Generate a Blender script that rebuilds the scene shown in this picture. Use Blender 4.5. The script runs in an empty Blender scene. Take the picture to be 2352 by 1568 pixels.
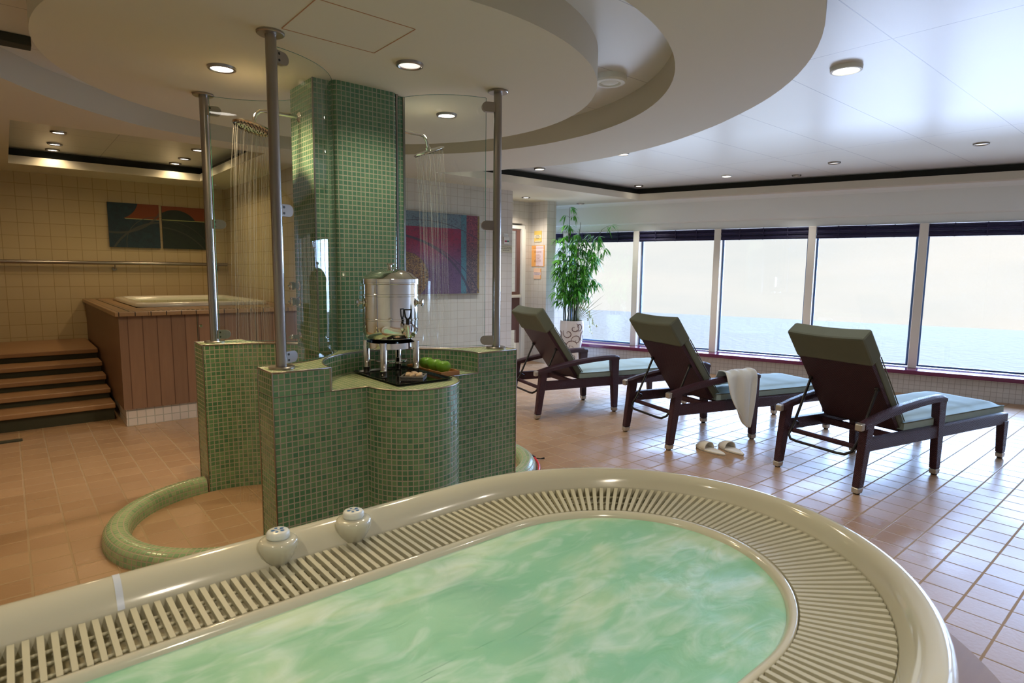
import bpy, bmesh, math, random
from mathutils import Vector, Matrix, noise
from mathutils.geometry import tessellate_polygon
random.seed(7)
S = bpy.context.scene
COL = S.collection
PI = math.pi
def rad(a): return a*PI/180

# ------------------------------------------------------------------ camera
YAW, PITCH, ROLL, FPX, CH = 0.8692, 0.11684, 0.011485, 1373.0, 1.4
fw = Vector((math.cos(PITCH)*math.cos(YAW), math.cos(PITCH)*math.sin(YAW), -math.sin(PITCH)))
rt = Vector((math.sin(YAW), -math.cos(YAW), 0))
up = rt.cross(fw)
r2 = rt*math.cos(ROLL)+up*math.sin(ROLL)
u2 = up*math.cos(ROLL)-rt*math.sin(ROLL)
cd = bpy.data.cameras.new('camera'); cam = bpy.data.objects.new('camera', cd); COL.objects.link(cam)
m = Matrix((r2, u2, -fw)).transposed().to_4x4(); m.translation = (0, 0, CH)
cam.matrix_world = m
cd.sensor_width = 36; cd.lens = FPX*36/2352; cd.clip_start = .05; cd.clip_end = 6000
cd.dof.use_dof = True; cd.dof.focus_distance = 4.4; cd.dof.aperture_fstop = 4.5
S.camera = cam

# ------------------------------------------------------------------ world, daylight, exposure
S.view_settings.view_transform = 'Standard'; S.view_settings.look = 'None'
S.view_settings.gamma = 1; S.view_settings.use_curve_mapping = False
S.view_settings.exposure = 1.0
w = bpy.data.worlds.new('sky'); S.world = w; w.use_nodes = True
wn = w.node_tree.nodes; wl = w.node_tree.links
bg = wn['Background']
tc = wn.new('ShaderNodeTexCoord'); mp = wn.new('ShaderNodeMapping'); mp.inputs['Scale'].default_value = (1, 1, 5)
nz = wn.new('ShaderNodeTexNoise'); nz.inputs['Scale'].default_value = 3.2; nz.inputs['Detail'].default_value = 5
cr = wn.new('ShaderNodeValToRGB')
cr.color_ramp.elements[0].position = .3; cr.color_ramp.elements[0].color = (.80, .82, .82, 1)
cr.color_ramp.elements[1].position = .7; cr.color_ramp.elements[1].color = (.93, .90, .86, 1)
wl.new(tc.outputs['Generated'], mp.inputs[0]); wl.new(mp.outputs[0], nz.inputs[0]); wl.new(nz.outputs[0], cr.inputs[0]); wl.new(cr.outputs[0], bg.inputs[0])
bg.inputs[1].default_value = .585
# windows run at 17.3 degrees to the tile grid
WA = rad(17.3); N = Vector((math.cos(WA), math.sin(WA), 0)); T = Vector((-math.sin(WA), math.cos(WA), 0))
def sun(name, az, el, strength, ang, col):
    ld = bpy.data.lights.new(name, 'SUN'); ld.energy = strength; ld.angle = rad(ang); ld.color = col
    o = bpy.data.objects.new(name, ld); COL.objects.link(o)
    v = Vector((math.cos(rad(az))*math.cos(rad(el)), math.sin(rad(az))*math.cos(rad(el)), math.sin(rad(el))))
    o.rotation_euler = v.to_track_quat('Z', 'Y').to_euler(); o.location = N*14+v*6
    return o
sun('daylight_sun', 8, 27, 10.0, 60, (.38, .58, 1.0))
sun('sea_bounce_fill', 10, -9, 1.1, 30, (.48, .64, 1.0)); sun('sea_bounce_fill', 14, -30, 1.7, 60, (.56, .72, 1.0))      # added suns below the horizon, filling the ceiling like sea-reflected daylight

# ------------------------------------------------------------------ node helpers
def newmat(name):
    mt = bpy.data.materials.new(name); mt.use_nodes = True
    nt = mt.node_tree; b = nt.nodes['Principled BSDF']
    return mt, nt, b
def mth(nt, op, a, b=None, c=None):
    n = nt.nodes.new('ShaderNodeMath'); n.operation = op
    for i, v in enumerate((a, b, c)):
        if v is None: continue
        if isinstance(v, (int, float)): n.inputs[i].default_value = v
        else: nt.links.new(v, n.inputs[i])
    return n.outputs[0]
def mixc(nt, f, a, b, mode='MIX'):
    n = nt.nodes.new('ShaderNodeMix'); n.data_type = 'RGBA'; n.blend_type = mode
    if isinstance(f, (int, float)): n.inputs[0].default_value = f
    else: nt.links.new(f, n.inputs[0])
    for i, v in ((6, a), (7, b)):
        if isinstance(v, tuple): n.inputs[i].default_value = (*v, 1) if len(v) == 3 else v
        else: nt.links.new(v, n.inputs[i])
    return n.outputs[2]
def ramp(nt, f, stops):
    n = nt.nodes.new('ShaderNodeValToRGB'); e = n.color_ramp.elements
    while len(e) < len(stops): e.new(.5)
    for k, (p, c) in enumerate(stops): e[k].position = p; e[k].color = (*c, 1)
    nt.links.new(f, n.inputs[0]); return n.outputs[0]
def texn(nt, scale, detail=4, vec=None, dist=0, kind='ShaderNodeTexNoise'):
    n = nt.nodes.new(kind); n.inputs['Scale'].default_value = scale
    if 'Detail' in n.inputs: n.inputs['Detail'].default_value = detail
    if dist and 'Distortion' in n.inputs: n.inputs['Distortion'].default_value = dist
    if vec is not None: nt.links.new(vec, n.inputs['Vector'])
    return n
def coord(nt, which='Object', scale=None, rot=None, loc=None):
    t = nt.nodes.new('ShaderNodeTexCoord')
    o = t.outputs[which]
    if scale or rot or loc:
        mpp = nt.nodes.new('ShaderNodeMapping')
        if scale: mpp.inputs['Scale'].default_value = scale
        if rot: mpp.inputs['Rotation'].default_value = rot
        if loc: mpp.inputs['Location'].default_value = loc
        nt.links.new(o, mpp.inputs[0]); o = mpp.outputs[0]
    return o
def bump(nt, b, h, strength=.3, dist=.01):
    n = nt.nodes.new('ShaderNodeBump'); n.inputs['Strength'].default_value = strength; n.inputs['Distance'].default_value = dist
    nt.links.new(h, n.inputs['Height']); nt.links.new(n.outputs[0], b.inputs['Normal'])
def plain(name, col, rough=.5, metal=0, spec=.5, nscale=0, nstr=0, coat=0, var=0):
    mt, nt, b = newmat(name)
    b.inputs['Base Color'].default_value = (*col, 1); b.inputs['Roughness'].default_value = rough
    b.inputs['Metallic'].default_value = metal; b.inputs['Specular IOR Level'].default_value = spec
    b.inputs['Coat Weight'].default_value = coat
    c = coord(nt)
    tx = texn(nt, nscale or 8, 4, c)
    if var:
        nt.links.new(mixc(nt, tx.outputs[0], tuple(x*(1-var) for x in col), tuple(min(1, x*(1+var)) for x in col)), b.inputs['Base Color'])
    if nstr: bump(nt, b, tx.outputs[0], nstr, .004)
    return mt
def tiles(name, su, sv, g, ca, cb, cg, rough=.2, bstr=.5, off=(0, 0), src='UV', wet=False, stain=None, spec=.5, groutrough=.9):
    """square tiles with grout; sizes in metres on the UV map or object XY"""
    mt, nt, b = newmat(name)
    c = coord(nt, src)
    sp = nt.nodes.new('ShaderNodeSeparateXYZ'); nt.links.new(c, sp.inputs[0])
    u = mth(nt, 'DIVIDE', mth(nt, 'SUBTRACT', sp.outputs[0], off[0]), su); v = mth(nt, 'DIVIDE', mth(nt, 'SUBTRACT', sp.outputs[1], off[1]), sv)
    fu, fv = mth(nt, 'FLOOR', u), mth(nt, 'FLOOR', v)
    cb_ = nt.nodes.new('ShaderNodeCombineXYZ'); nt.links.new(fu, cb_.inputs[0]); nt.links.new(fv, cb_.inputs[1])
    wnz = nt.nodes.new('ShaderNodeTexWhiteNoise'); wnz.noise_dimensions = '2D'; nt.links.new(cb_.outputs[0], wnz.inputs['Vector'])
    eu = mth(nt, 'MULTIPLY', mth(nt, 'SUBTRACT', .5, mth(nt, 'ABSOLUTE', mth(nt, 'SUBTRACT', mth(nt, 'FRACT', u), .5))), su)
    ev = mth(nt, 'MULTIPLY', mth(nt, 'SUBTRACT', .5, mth(nt, 'ABSOLUTE', mth(nt, 'SUBTRACT', mth(nt, 'FRACT', v), .5))), sv)
    e = mth(nt, 'MINIMUM', eu, ev)
    mr = nt.nodes.new('ShaderNodeMapRange'); mr.inputs[1].default_value = g*.5; mr.inputs[2].default_value = g*.5+g*.5
    nt.links.new(e, mr.inputs[0]); mask = mr.outputs[0]
    val = wnz.outputs['Value']
    if stain:
        sn = texn(nt, stain[0], 5, c)
        val = mth(nt, 'ADD', mth(nt, 'MULTIPLY', val, 1-stain[1]), mth(nt, 'MULTIPLY', sn.outputs[0], stain[1]))
    tcol = mixc(nt, val, ca, cb)
    nt.links.new(mixc(nt, mask, cg, tcol), b.inputs['Base Color'])
    rr = mth(nt, 'ADD', mth(nt, 'MULTIPLY', mask, rough-groutrough), groutrough)
    if wet:
        wn_ = texn(nt, 1.3, 3, c); w2 = texn(nt, 60, 3, c)
        rr = mth(nt, 'ADD', rr, mth(nt, 'MULTIPLY', mth(nt, 'SUBTRACT', wn_.outputs[0], .5), .7))
        h = mth(nt, 'ADD', mth(nt, 'MULTIPLY', mask, 1.0), mth(nt, 'MULTIPLY', w2.outputs[0], .5))
        bump(nt, b, h, bstr, .002)
    else:
        tilt = mth(nt, 'MULTIPLY', mth(nt, 'MULTIPLY', mth(nt, 'FRACT', u), mth(nt, 'SUBTRACT', wnz.outputs['Value'], .5)), .6)
        bump(nt, b, mth(nt, 'ADD', mask, tilt), bstr, .0015)
    nt.links.new(rr, b.inputs['Roughness']); b.inputs['Specular IOR Level'].default_value = spec
    return mt
def wood(name, a, b_, plank=0, rough=.45, axis=0, src='Object', gap=(.03, .015, .01)):
    mt, nt, b = newmat(name)
    sc = [1.2, 14, 14]; sc[0], sc[axis] = sc[axis], 1.2
    if axis == 0: sc = [1.2, 14, 14]
    c = coord(nt, src, scale=tuple(sc))
    tx = texn(nt, 2.2, 6, c, .6)
    raw = coord(nt, src); sp = nt.nodes.new('ShaderNodeSeparateXYZ'); nt.links.new(raw, sp.inputs[0])
    col = mixc(nt, tx.outputs[0], a, b_)
    if plank:
        k = {0: 1, 1: 0, 2: 0}[axis]
        u = mth(nt, 'DIVIDE', sp.outputs[k], plank)
        wz = nt.nodes.new('ShaderNodeTexWhiteNoise'); wz.noise_dimensions = '1D'; nt.links.new(mth(nt, 'FLOOR', u), wz.inputs['W'])
        col = mixc(nt, mth(nt, 'MULTIPLY', wz.outputs['Value'], .5), col, tuple(x*.45 for x in a), 'MIX')
        e = mth(nt, 'SUBTRACT', .5, mth(nt, 'ABSOLUTE', mth(nt, 'SUBTRACT', mth(nt, 'FRACT', u), .5)))
        gm = mth(nt, 'LESS_THAN', e, .004/plank)
        col = mixc(nt, gm, col, gap)
    nt.links.new(col, b.inputs['Base Color']); b.inputs['Roughness'].default_value = rough
    bump(nt, b, tx.outputs[0], .15, .002)
    return mt
def emit(name, col, st):
    mt, nt, b = newmat(name)
    b.inputs['Base Color'].default_value = (*col, 1); b.inputs['Emission Color'].default_value = (*col, 1); b.inputs['Emission Strength'].default_value = st
    return mt
def clearglass(name, tint=(.93, .97, .95), refl=1.0, rough=.0):
    """thin architectural glass: see-through with Fresnel reflections"""
    mt = bpy.data.materials.new(name); mt.use_nodes = True; nt = mt.node_tree; nt.nodes.clear()
    out = nt.nodes.new('ShaderNodeOutputMaterial'); tr = nt.nodes.new('ShaderNodeBsdfTransparent'); tr.inputs[0].default_value = (*tint, 1)
    gl = nt.nodes.new('ShaderNodeBsdfGlossy'); gl.inputs['Roughness'].default_value = rough
    ge = nt.nodes.new('ShaderNodeNewGeometry'); dp = nt.nodes.new('ShaderNodeVectorMath'); dp.operation = 'DOT_PRODUCT'
    nt.links.new(ge.outputs['Incoming'], dp.inputs[0]); nt.links.new(ge.outputs['Normal'], dp.inputs[1])
    fz = mth(nt, 'ADD', mth(nt, 'MULTIPLY', mth(nt, 'POWER', mth(nt, 'SUBTRACT', 1, mth(nt, 'ABSOLUTE', dp.outputs['Value'])), 5), .9), .05)   # Schlick, same from both sides
    mx = nt.nodes.new('ShaderNodeMixShader')
    nt.links.new(mth(nt, 'MULTIPLY', fz, refl), mx.inputs[0]); nt.links.new(tr.outputs[0], mx.inputs[1]); nt.links.new(gl.outputs[0], mx.inputs[2]); nt.links.new(mx.outputs[0], out.inputs[0])
    return mt
def wicker(name, a, b_, fu=90, fv=140):
    mt, nt, b = newmat(name)
    c = coord(nt, 'UV'); sp = nt.nodes.new('ShaderNodeSeparateXYZ'); nt.links.new(c, sp.inputs[0])
    u = mth(nt, 'MULTIPLY', sp.outputs[0], fu); v = mth(nt, 'MULTIPLY', sp.outputs[1], fv)
    par = mth(nt, 'MULTIPLY', mth(nt, 'MODULO', mth(nt, 'FLOOR', v), 2), .5)
    su = mth(nt, 'ABSOLUTE', mth(nt, 'SINE', mth(nt, 'MULTIPLY', mth(nt, 'ADD', u, par), PI)))
    sv = mth(nt, 'ABSOLUTE', mth(nt, 'SINE', mth(nt, 'MULTIPLY', v, PI)))
    h = mth(nt, 'MULTIPLY', su, sv)
    nt.links.new(mixc(nt, h, a, b_), b.inputs['Base Color'])
    bump(nt, b, h, .9, .004); b.inputs['Roughness'].default_value = .38; b.inputs['Specular IOR Level'].default_value = .35
    return mt

# ------------------------------------------------------------------ materials
M = {}
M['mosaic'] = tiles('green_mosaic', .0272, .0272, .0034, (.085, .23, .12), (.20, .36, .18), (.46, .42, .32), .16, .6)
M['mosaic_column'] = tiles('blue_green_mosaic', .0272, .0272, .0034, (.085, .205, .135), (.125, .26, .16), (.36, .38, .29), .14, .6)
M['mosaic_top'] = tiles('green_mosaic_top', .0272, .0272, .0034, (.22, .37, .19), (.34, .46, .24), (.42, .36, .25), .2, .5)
M['floor'] = tiles('terracotta_floor', .1575, .1615, .006, (.31, .18, .095), (.44, .28, .16), (.35, .24, .135), .34, .55, (.789, .93), 'Object', True, (2.2, .55))
M['tile_white'] = tiles('white_wall_tiles', .1, .1, .003, (.62, .60, .57), (.66, .64, .61), (.47, .43, .38), .3, .3)
M['tile_cream'] = tiles('cream_wall_tiles', .145, .145, .004, (.52, .42, .24), (.55, .45, .265), (.37, .29, .16), .3, .3)
M['tile_small'] = tiles('small_white_tiles', .055, .055, .003, (.66, .64, .62), (.70, .68, .66), (.45, .42, .40), .3, .3)
M['tile_plinth'] = tiles('plinth_tiles', .068, .068, .005, (.55, .47, .41), (.60, .52, .46), (.36, .34, .28), .3, .3)
M['plaster'] = plain('ceiling_plaster', (.67, .63, .52), .75, 0, .3, 60, .02)
M['moat'] = plain('moat_plaster', (.60, .55, .44), .75, 0, .3, 60, .02)
M['white'] = plain('white_paint', (.84, .87, .85), .5, 0, .4, 40, .02)
M['cream'] = plain('cream_paint', (.86, .82, .74), .4, 0, .4, 30, .02)
M['shadowgap'] = plain('shadow_gap_paint', (.035, .037, .03), .8)
M['steel'] = plain('brushed_steel', (.36, .33, .30), .28, 1, .5, 90, .03)
M['chrome'] = plain('chrome', (.78, .76, .72), .06, 1, .5, 20, 0)
M['trim'] = plain('metal_edge_trim', (.42, .36, .31), .3, 1, .5, 30, .02)
M['acrylic'] = plain('cream_acrylic', (.60, .58, .46), .13, 0, .5, 3, 0, .6)
M['grate'] = plain('cream_plastic', (.54, .52, .39), .35, 0, .5, 10, 0)
M['trough'] = plain('trough_plastic', (.50, .46, .33), .4, 0, .5, 10, 0)
M['puck'] = plain('white_plastic', (.70, .72, .68), .3, 0, .5, 20, .03)
M['puck_side'] = plain('worn_plastic', (.42, .47, .36), .5, 0, .5, 80, .1, 0, .25)
M['blue'] = plain('blue_icon_print', (.02, .14, .36), .4)
M['black'] = plain('black_rubber', (.012, .012, .012), .5)
M['blackmetal'] = plain('black_metal', (.018, .016, .016), .3, .3)
M['wickerm'] = wicker('dark_wicker', (.010, .003, .006), (.13, .042, .062))
M['cushion'] = plain('sage_canvas_shaded', (.155, .17, .13), .85, 0, .2, 14, .25, 0, .06)  # canvas colour darkened for the backlit hoods and backs
M['cushion_top'] = plain('sage_canvas_lit', (.36, .46, .43), .8, 0, .25, 9, .5, 0, .08)  # same canvas, lightened for window light on the seats
M['alu'] = plain('aluminium_cap', (.62, .60, .57), .35, .9)
M['towel'] = plain('white_terry', (.88, .87, .79), .95, 0, .1, 260, .5)
M['slipper'] = plain('slipper_terry', (.80, .76, .68), .95, 0, .1, 300, .4)
M['sole'] = plain('slipper_sole', (.30, .28, .26), .8)
M['burgundy'] = plain('burgundy_sill', (.15, .012, .075), .13, 0, .5, 10, 0, .5)
M['navy'] = None
M['winframe'] = plain('blue_window_frame', (.10, .20, .42), .4)
M['cab'] = wood('cedar_cladding', (.29, .16, .09), (.20, .105, .062), .112, .45, 2, gap=(.10, .045, .025))
M['cabtop'] = wood('cedar_top', (.42, .255, .125), (.32, .18, .085), .12, .35, 1)
M['step'] = wood('step_wood', (.42, .24, .12), (.27, .14, .065), 0, .4, 0)
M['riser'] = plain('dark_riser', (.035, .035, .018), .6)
M['deck'] = wood('orange_step_wood', (.30, .165, .055), (.22, .11, .035), 0, .5, 0)
M['lens'] = emit('lamp_lens', (1, .93, .82), 5.0)
M['lens_dim'] = emit('lamp_lens_dim', (1, .90, .82), .5)
M['glass'] = clearglass('screen_glass', (.90, .96, .93), 1.25)
M['pane'] = clearglass('window_glass', (.985, .99, .985), .8)
M['glass_edge'] = plain('glass_edge_green', (.05, .20, .17), .1, 0, .6)
M['red'] = plain('red_rubber', (.62, .02, .03), .35)
M['apple'] = None
M['doorwood'] = wood('door_wood', (.20, .10, .085), (.13, .06, .055), 0, .4, 2)
M['ceram'] = plain('spa_white', (.80, .76, .66), .15, 0, .5, 5, 0, .4)
M['paper_orange'] = plain('orange_poster', (.85, .42, .12), .5)
M['paper_yellow'] = plain('yellow_poster', (.80, .58, .14), .5)
M['paper_pink'] = plain('pink_panel', (.80, .66, .74), .4)
M['paper_peach'] = plain('peach_panel', (.88, .60, .45), .4)
M['paper_cream'] = plain('cream_panel', (.80, .74, .55), .5)
M['ink'] = plain('printed_ink', (.12, .10, .09), .6)
M['inkorange'] = plain('brown_ink', (.45, .22, .10), .6)
M['plaque'] = plain('plaque', (.60, .58, .45), .4)
M['green_btn'] = plain('green_button', (.03, .22, .16), .3)
M['red_btn'] = plain('red_button', (.40, .02, .10), .3)
M['stonebox'] = plain('granite', (.16, .15, .14), .6, 0, .4, 260, .6, 0, .9)
M['pebble'] = plain('pebble', (.55, .40, .26), .4, 0, .4, 40, .05, 0, .2)
M['bamboo_wood'] = wood('tray_wood', (.52, .25, .09), (.42, .18, .06), 0, .4, 1)
M['leaf'] = plain('bamboo_leaf', (.085, .36, .04), .45, 0, .4, 6, 0, 0, .5)
M['leaf2'] = plain('strap_leaf', (.24, .22, .05), .45, 0, .4, 20, 0, 0, .4)
M['cane'] = plain('bamboo_cane', (.045, .06, .02), .4, 0, .4, 20, 0, 0, .5)
M['petal'] = plain('orchid_petal', (.85, .86, .62), .6)
M['scrollpaint'] = plain('dark_scroll_paint', (.13, .06, .06), .4)
M['soil'] = plain('soil', (.03, .02, .012), .9)
def mk_special():
    # roller blind: navy slats with cords
    mt, nt, b = newmat('navy_blind'); c = coord(nt, 'UV'); sp = nt.nodes.new('ShaderNodeSeparateXYZ'); nt.links.new(c, sp.inputs[0])
    h = mth(nt, 'ABSOLUTE', mth(nt, 'SINE', mth(nt, 'MULTIPLY', sp.outputs[1], PI/.012)))
    nt.links.new(mixc(nt, h, (.006, .004, .028), (.02, .014, .09)), b.inputs['Base Color']); bump(nt, b, h, .6, .004); b.inputs['Roughness'].default_value = .5
    M['navy'] = mt
    mt, nt, b = newmat('green_apple'); c = coord(nt); n1 = texn(nt, 18, 3, c); n2 = texn(nt, 240, 2, c)
    col = mixc(nt, n1.outputs[0], (.13, .36, .015), (.25, .47, .04)); col = mixc(nt, mth(nt, 'GREATER_THAN', n2.outputs[0], .68), col, (.5, .62, .2))
    nt.links.new(col, b.inputs['Base Color']); b.inputs['Roughness'].default_value = .28; M['apple'] = mt
    # water with foam
    mt, nt, b = newmat('spa_water'); c = coord(nt); c2 = coord(nt, 'Object', (1, 2.2, 1), (0, 0, .5))
    n1 = texn(nt, 1.7, 5, c2, 1.2); n2 = texn(nt, 5, 6, c2, 1.6)
    base = ramp(nt, n1.outputs[0], [(.30, (.22, .54, .34)), (.5, (.29, .60, .40)), (.72, (.46, .66, .42))])
    foam = ramp(nt, mth(nt, 'ADD', mth(nt, 'MULTIPLY', n2.outputs[0], .6), mth(nt, 'MULTIPLY', n1.outputs[0], .4)), [(.46, (0, 0, 0)), (.72, (1, 1, 1))])
    nt.links.new(mixc(nt, mth(nt, 'MULTIPLY', foam, .75), base, (.70, .86, .82)), b.inputs['Base Color'])
    b.inputs['Roughness'].default_value = .42; bump(nt, b, n2.outputs[0], .2, .02); M['water'] = mt
    mt, nt, b = newmat('still_spa_water'); b.inputs['Base Color'].default_value = (.50, .68, .46, 1); b.inputs['Roughness'].default_value = .05
    bump(nt, b, texn(nt, 9, 2, coord(nt)).outputs[0], .05, .01); M['water2'] = mt
    # ceiling panels: wide satin metal cassettes with fine joints
    mt, nt, b = newmat('ceiling_panels'); c = coord(nt); sp = nt.nodes.new('ShaderNodeSeparateXYZ'); nt.links.new(c, sp.inputs[0])
    def joint(o, size, off, wd):
        u = mth(nt, 'DIVIDE', mth(nt, 'SUBTRACT', o, off), size)
        return mth(nt, 'LESS_THAN', mth(nt, 'MULTIPLY', mth(nt, 'SUBTRACT', .5, mth(nt, 'ABSOLUTE', mth(nt, 'SUBTRACT', mth(nt, 'FRACT', u), .5))), size), wd)
    j = mth(nt, 'MAXIMUM', joint(sp.outputs[0], 2.7, 3.60, .003), joint(sp.outputs[1], .65, 1.232, .003))
    nt.links.new(mixc(nt, j, (.70, .70, .68), (.38, .38, .40)), b.inputs['Base Color']); b.inputs['Roughness'].default_value = .33
    M['panels'] = mt
    # sea
    mt, nt, b = newmat('sea_water'); c = coord(nt, 'Object', (1, 1, 1)); n1 = texn(nt, .55, 8, c); n2 = texn(nt, .02, 4, c)
    b.inputs['Base Color'].default_value = (.235, .205, .155, 1); b.inputs['Roughness'].default_value = .8; b.inputs['Specular IOR Level'].default_value = .2; bump(nt, b, mth(nt, 'ADD', n1.outputs[0], n2.outputs[0]), .7, .6); M['sea'] = mt
    # picture canvases: invented abstract designs on UV 0..1
    def canvas(name, build):
        mt, nt, b = newmat(name); c = coord(nt, 'UV'); sp = nt.nodes.new('ShaderNodeSeparateXYZ'); nt.links.new(c, sp.inputs[0])
        nt.links.new(build(nt, c, sp.outputs[0], sp.outputs[1]), b.inputs['Base Color']); b.inputs['Roughness'].default_value = .6
        bump(nt, b, texn(nt, 60, 5, c).outputs[0], .4, .01); M[name] = mt
    def circ(nt, u, v, cx, cy, r, asp=1.0):
        return mth(nt, 'SQRT', mth(nt, 'ADD', mth(nt, 'POWER', mth(nt, 'MULTIPLY', mth(nt, 'SUBTRACT', u, cx), asp), 2), mth(nt, 'POWER', mth(nt, 'SUBTRACT', v, cy), 2)))
    def band(nt, d, r, wd): return mth(nt, 'LESS_THAN', mth(nt, 'ABSOLUTE', mth(nt, 'SUBTRACT', d, r)), wd)
    def p1(nt, c, u, v):
        n = texn(nt, 9, 6, c, .6); base = mixc(nt, n.outputs[0], (.004, .012, .03), (.010, .05, .075))
        o = mth(nt, 'MULTIPLY', mth(nt, 'GREATER_THAN', circ(nt, u, v, .12, 1.1, .5), .47), mth(nt, 'GREATER_THAN', v, .66))
        o = mth(nt, 'MULTIPLY', o, mth(nt, 'GREATER_THAN', u, .3))
        col = mixc(nt, o, base, (.21, .048, .016))
        l = mth(nt, 'MULTIPLY', mth(nt, 'LESS_THAN', mth(nt, 'ABSOLUTE', mth(nt, 'SUBTRACT', v, .655)), .008), mth(nt, 'GREATER_THAN', u, .32))
        col = mixc(nt, l, col, (.38, .40, .18))
        for cx, cy, r, wd in ((.15, 1.35, 1.02, .022), (1.1, -.55, 1.15, .02), (.95, .1, .62, .008)):
            col = mixc(nt, mth(nt, 'MULTIPLY', band(nt, circ(nt, u, v, cx, cy, r), r, wd), .75), col, (.07, .07, .065))
        return col
    def p2(nt, c, u, v):
        n = texn(nt, 9, 6, c, .6); base = mixc(nt, n.outputs[0], (.004, .014, .018), (.016, .035, .025))
        o = mth(nt, 'MULTIPLY', mth(nt, 'GREATER_THAN', circ(nt, u, v, .28, .42, .5), .5), mth(nt, 'GREATER_THAN', v, .68))
        col = mixc(nt, o, base, (.21, .048, .016))
        col = mixc(nt, mth(nt, 'LESS_THAN', mth(nt, 'ABSOLUTE', mth(nt, 'SUBTRACT', v, .675)), .009), col, (.34, .38, .15))
        for cx, cy, r, wd in ((-.1, -.7, 1.2, .015), (.1, -.3, .95, .008)):
            col = mixc(nt, mth(nt, 'MULTIPLY', band(nt, circ(nt, u, v, cx, cy, r), r, wd), .7), col, (.05, .05, .045))
        return col
    def p3(nt, c, u, v):
        n = texn(nt, 7, 6, c, .8); vo = texn(nt, 42, 2, c, 0, 'ShaderNodeTexVoronoi'); n2 = texn(nt, 70, 5, c, 2)
        top = mixc(nt, n.outputs[0], (.10, .17, .27), (.20, .30, .38))
        red = mixc(nt, n.outputs[0], (.36, .015, .06), (.24, .03, .14))
        low = mixc(nt, n.outputs[0], (.10, .05, .17), (.16, .10, .20))
        k = nt.nodes.new('ShaderNodeMapRange'); k.inputs[1].default_value = .62; k.inputs[2].default_value = .30; nt.links.new(mth(nt, 'ADD', v, mth(nt, 'MULTIPLY', u, -.12)), k.inputs[0])
        body = mixc(nt, k.outputs[0], red, low)
        col = mixc(nt, mth(nt, 'GREATER_THAN', v, .82), body, top)
        col = mixc(nt, mth(nt, 'GREATER_THAN', u, .76), col, (.07, .22, .32))
        sg = mixc(nt, mth(nt, 'GREATER_THAN', n2.outputs[0], .52), (.14, .03, .08), (.38, .09, .14)); sg = mixc(nt, k.outputs[0], sg, mixc(nt, mth(nt, 'GREATER_THAN', n2.outputs[0], .52), (.05, .05, .09), (.26, .18, .20)))
        col = mixc(nt, mth(nt, 'GREATER_THAN', u, .83), col, sg)
        col = mixc(nt, mth(nt, 'GREATER_THAN', u, .975), col, (.28, .20, .06))
        d = circ(nt, u, v, .06, .22, .3)
        spk = mixc(nt, mth(nt, 'GREATER_THAN', n2.outputs[0], .5), (.05, .03, .05), (.36, .22, .10))
        col = mixc(nt, mth(nt, 'LESS_THAN', mth(nt, 'ADD', d, mth(nt, 'MULTIPLY', n2.outputs[0], .08)), .34), col, spk)
        n3 = texn(nt, 34, 6, c, 1.5); col = mixc(nt, mth(nt, 'MULTIPLY', mth(nt, 'GREATER_THAN', n3.outputs[0], .56), .45), col, (.05, .03, .09))
        for cx, cy, r, wd in ((-.15, -.55, 1.28, .006), (-.1, -.3, 1.02, .014), (.3, -.35, 1.25, .005)):
            col = mixc(nt, mth(nt, 'MULTIPLY', band(nt, circ(nt, u, v, cx, cy, r), r, wd), .8), col, (.05, .05, .11))
        return col
    canvas('canvas_a', p1); canvas('canvas_b', p2); canvas('canvas_c', p3)
    # pot with painted scrolls (rings broken by noise)
    mt, nt, b = newmat('scroll_pot'); c = coord(nt, 'Object', (1, 1, .8)); vo = texn(nt, 7.5, 2, c, 0, 'ShaderNodeTexVoronoi')
    d = vo.outputs['Distance']
    ring = mth(nt, 'MAXIMUM', mth(nt, 'LESS_THAN', mth(nt, 'ABSOLUTE', mth(nt, 'SUBTRACT', d, .42)), .06), mth(nt, 'LESS_THAN', mth(nt, 'ABSOLUTE', mth(nt, 'SUBTRACT', d, .20)), .04))
    ring = mth(nt, 'MULTIPLY', ring, mth(nt, 'GREATER_THAN', texn(nt, 6, 2, coord(nt)).outputs[0], .42))
    nt.links.new(mixc(nt, mth(nt, 'MULTIPLY', ring, .15), (.84, .82, .82), (.6, .56, .56)), b.inputs['Base Color']); b.inputs['Roughness'].default_value = .25; M['pot'] = mt
    # falling shower water
    mt = bpy.data.materials.new('falling_water'); mt.use_nodes = True; nt = mt.node_tree; nt.nodes.clear()
    out = nt.nodes.new('ShaderNodeOutputMaterial'); tr = nt.nodes.new('ShaderNodeBsdfTransparent'); gl = nt.nodes.new('ShaderNodeBsdfPrincipled')
    gl.inputs['Base Color'].default_value = (.85, .85, .82, 1); gl.inputs['Roughness'].default_value = .1
    mx = nt.nodes.new('ShaderNodeMixShader'); c = coord(nt, 'Object', (1, 1, .12)); n = texn(nt, 90, 2, c)
    nt.links.new(mth(nt, 'MULTIPLY', n.outputs[0], .34), mx.inputs[0]); nt.links.new(tr.outputs[0], mx.inputs[1]); nt.links.new(gl.outputs[0], mx.inputs[2]); nt.links.new(mx.outputs[0], out.inputs[0]); M['spray'] = mt
mk_special()

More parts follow.
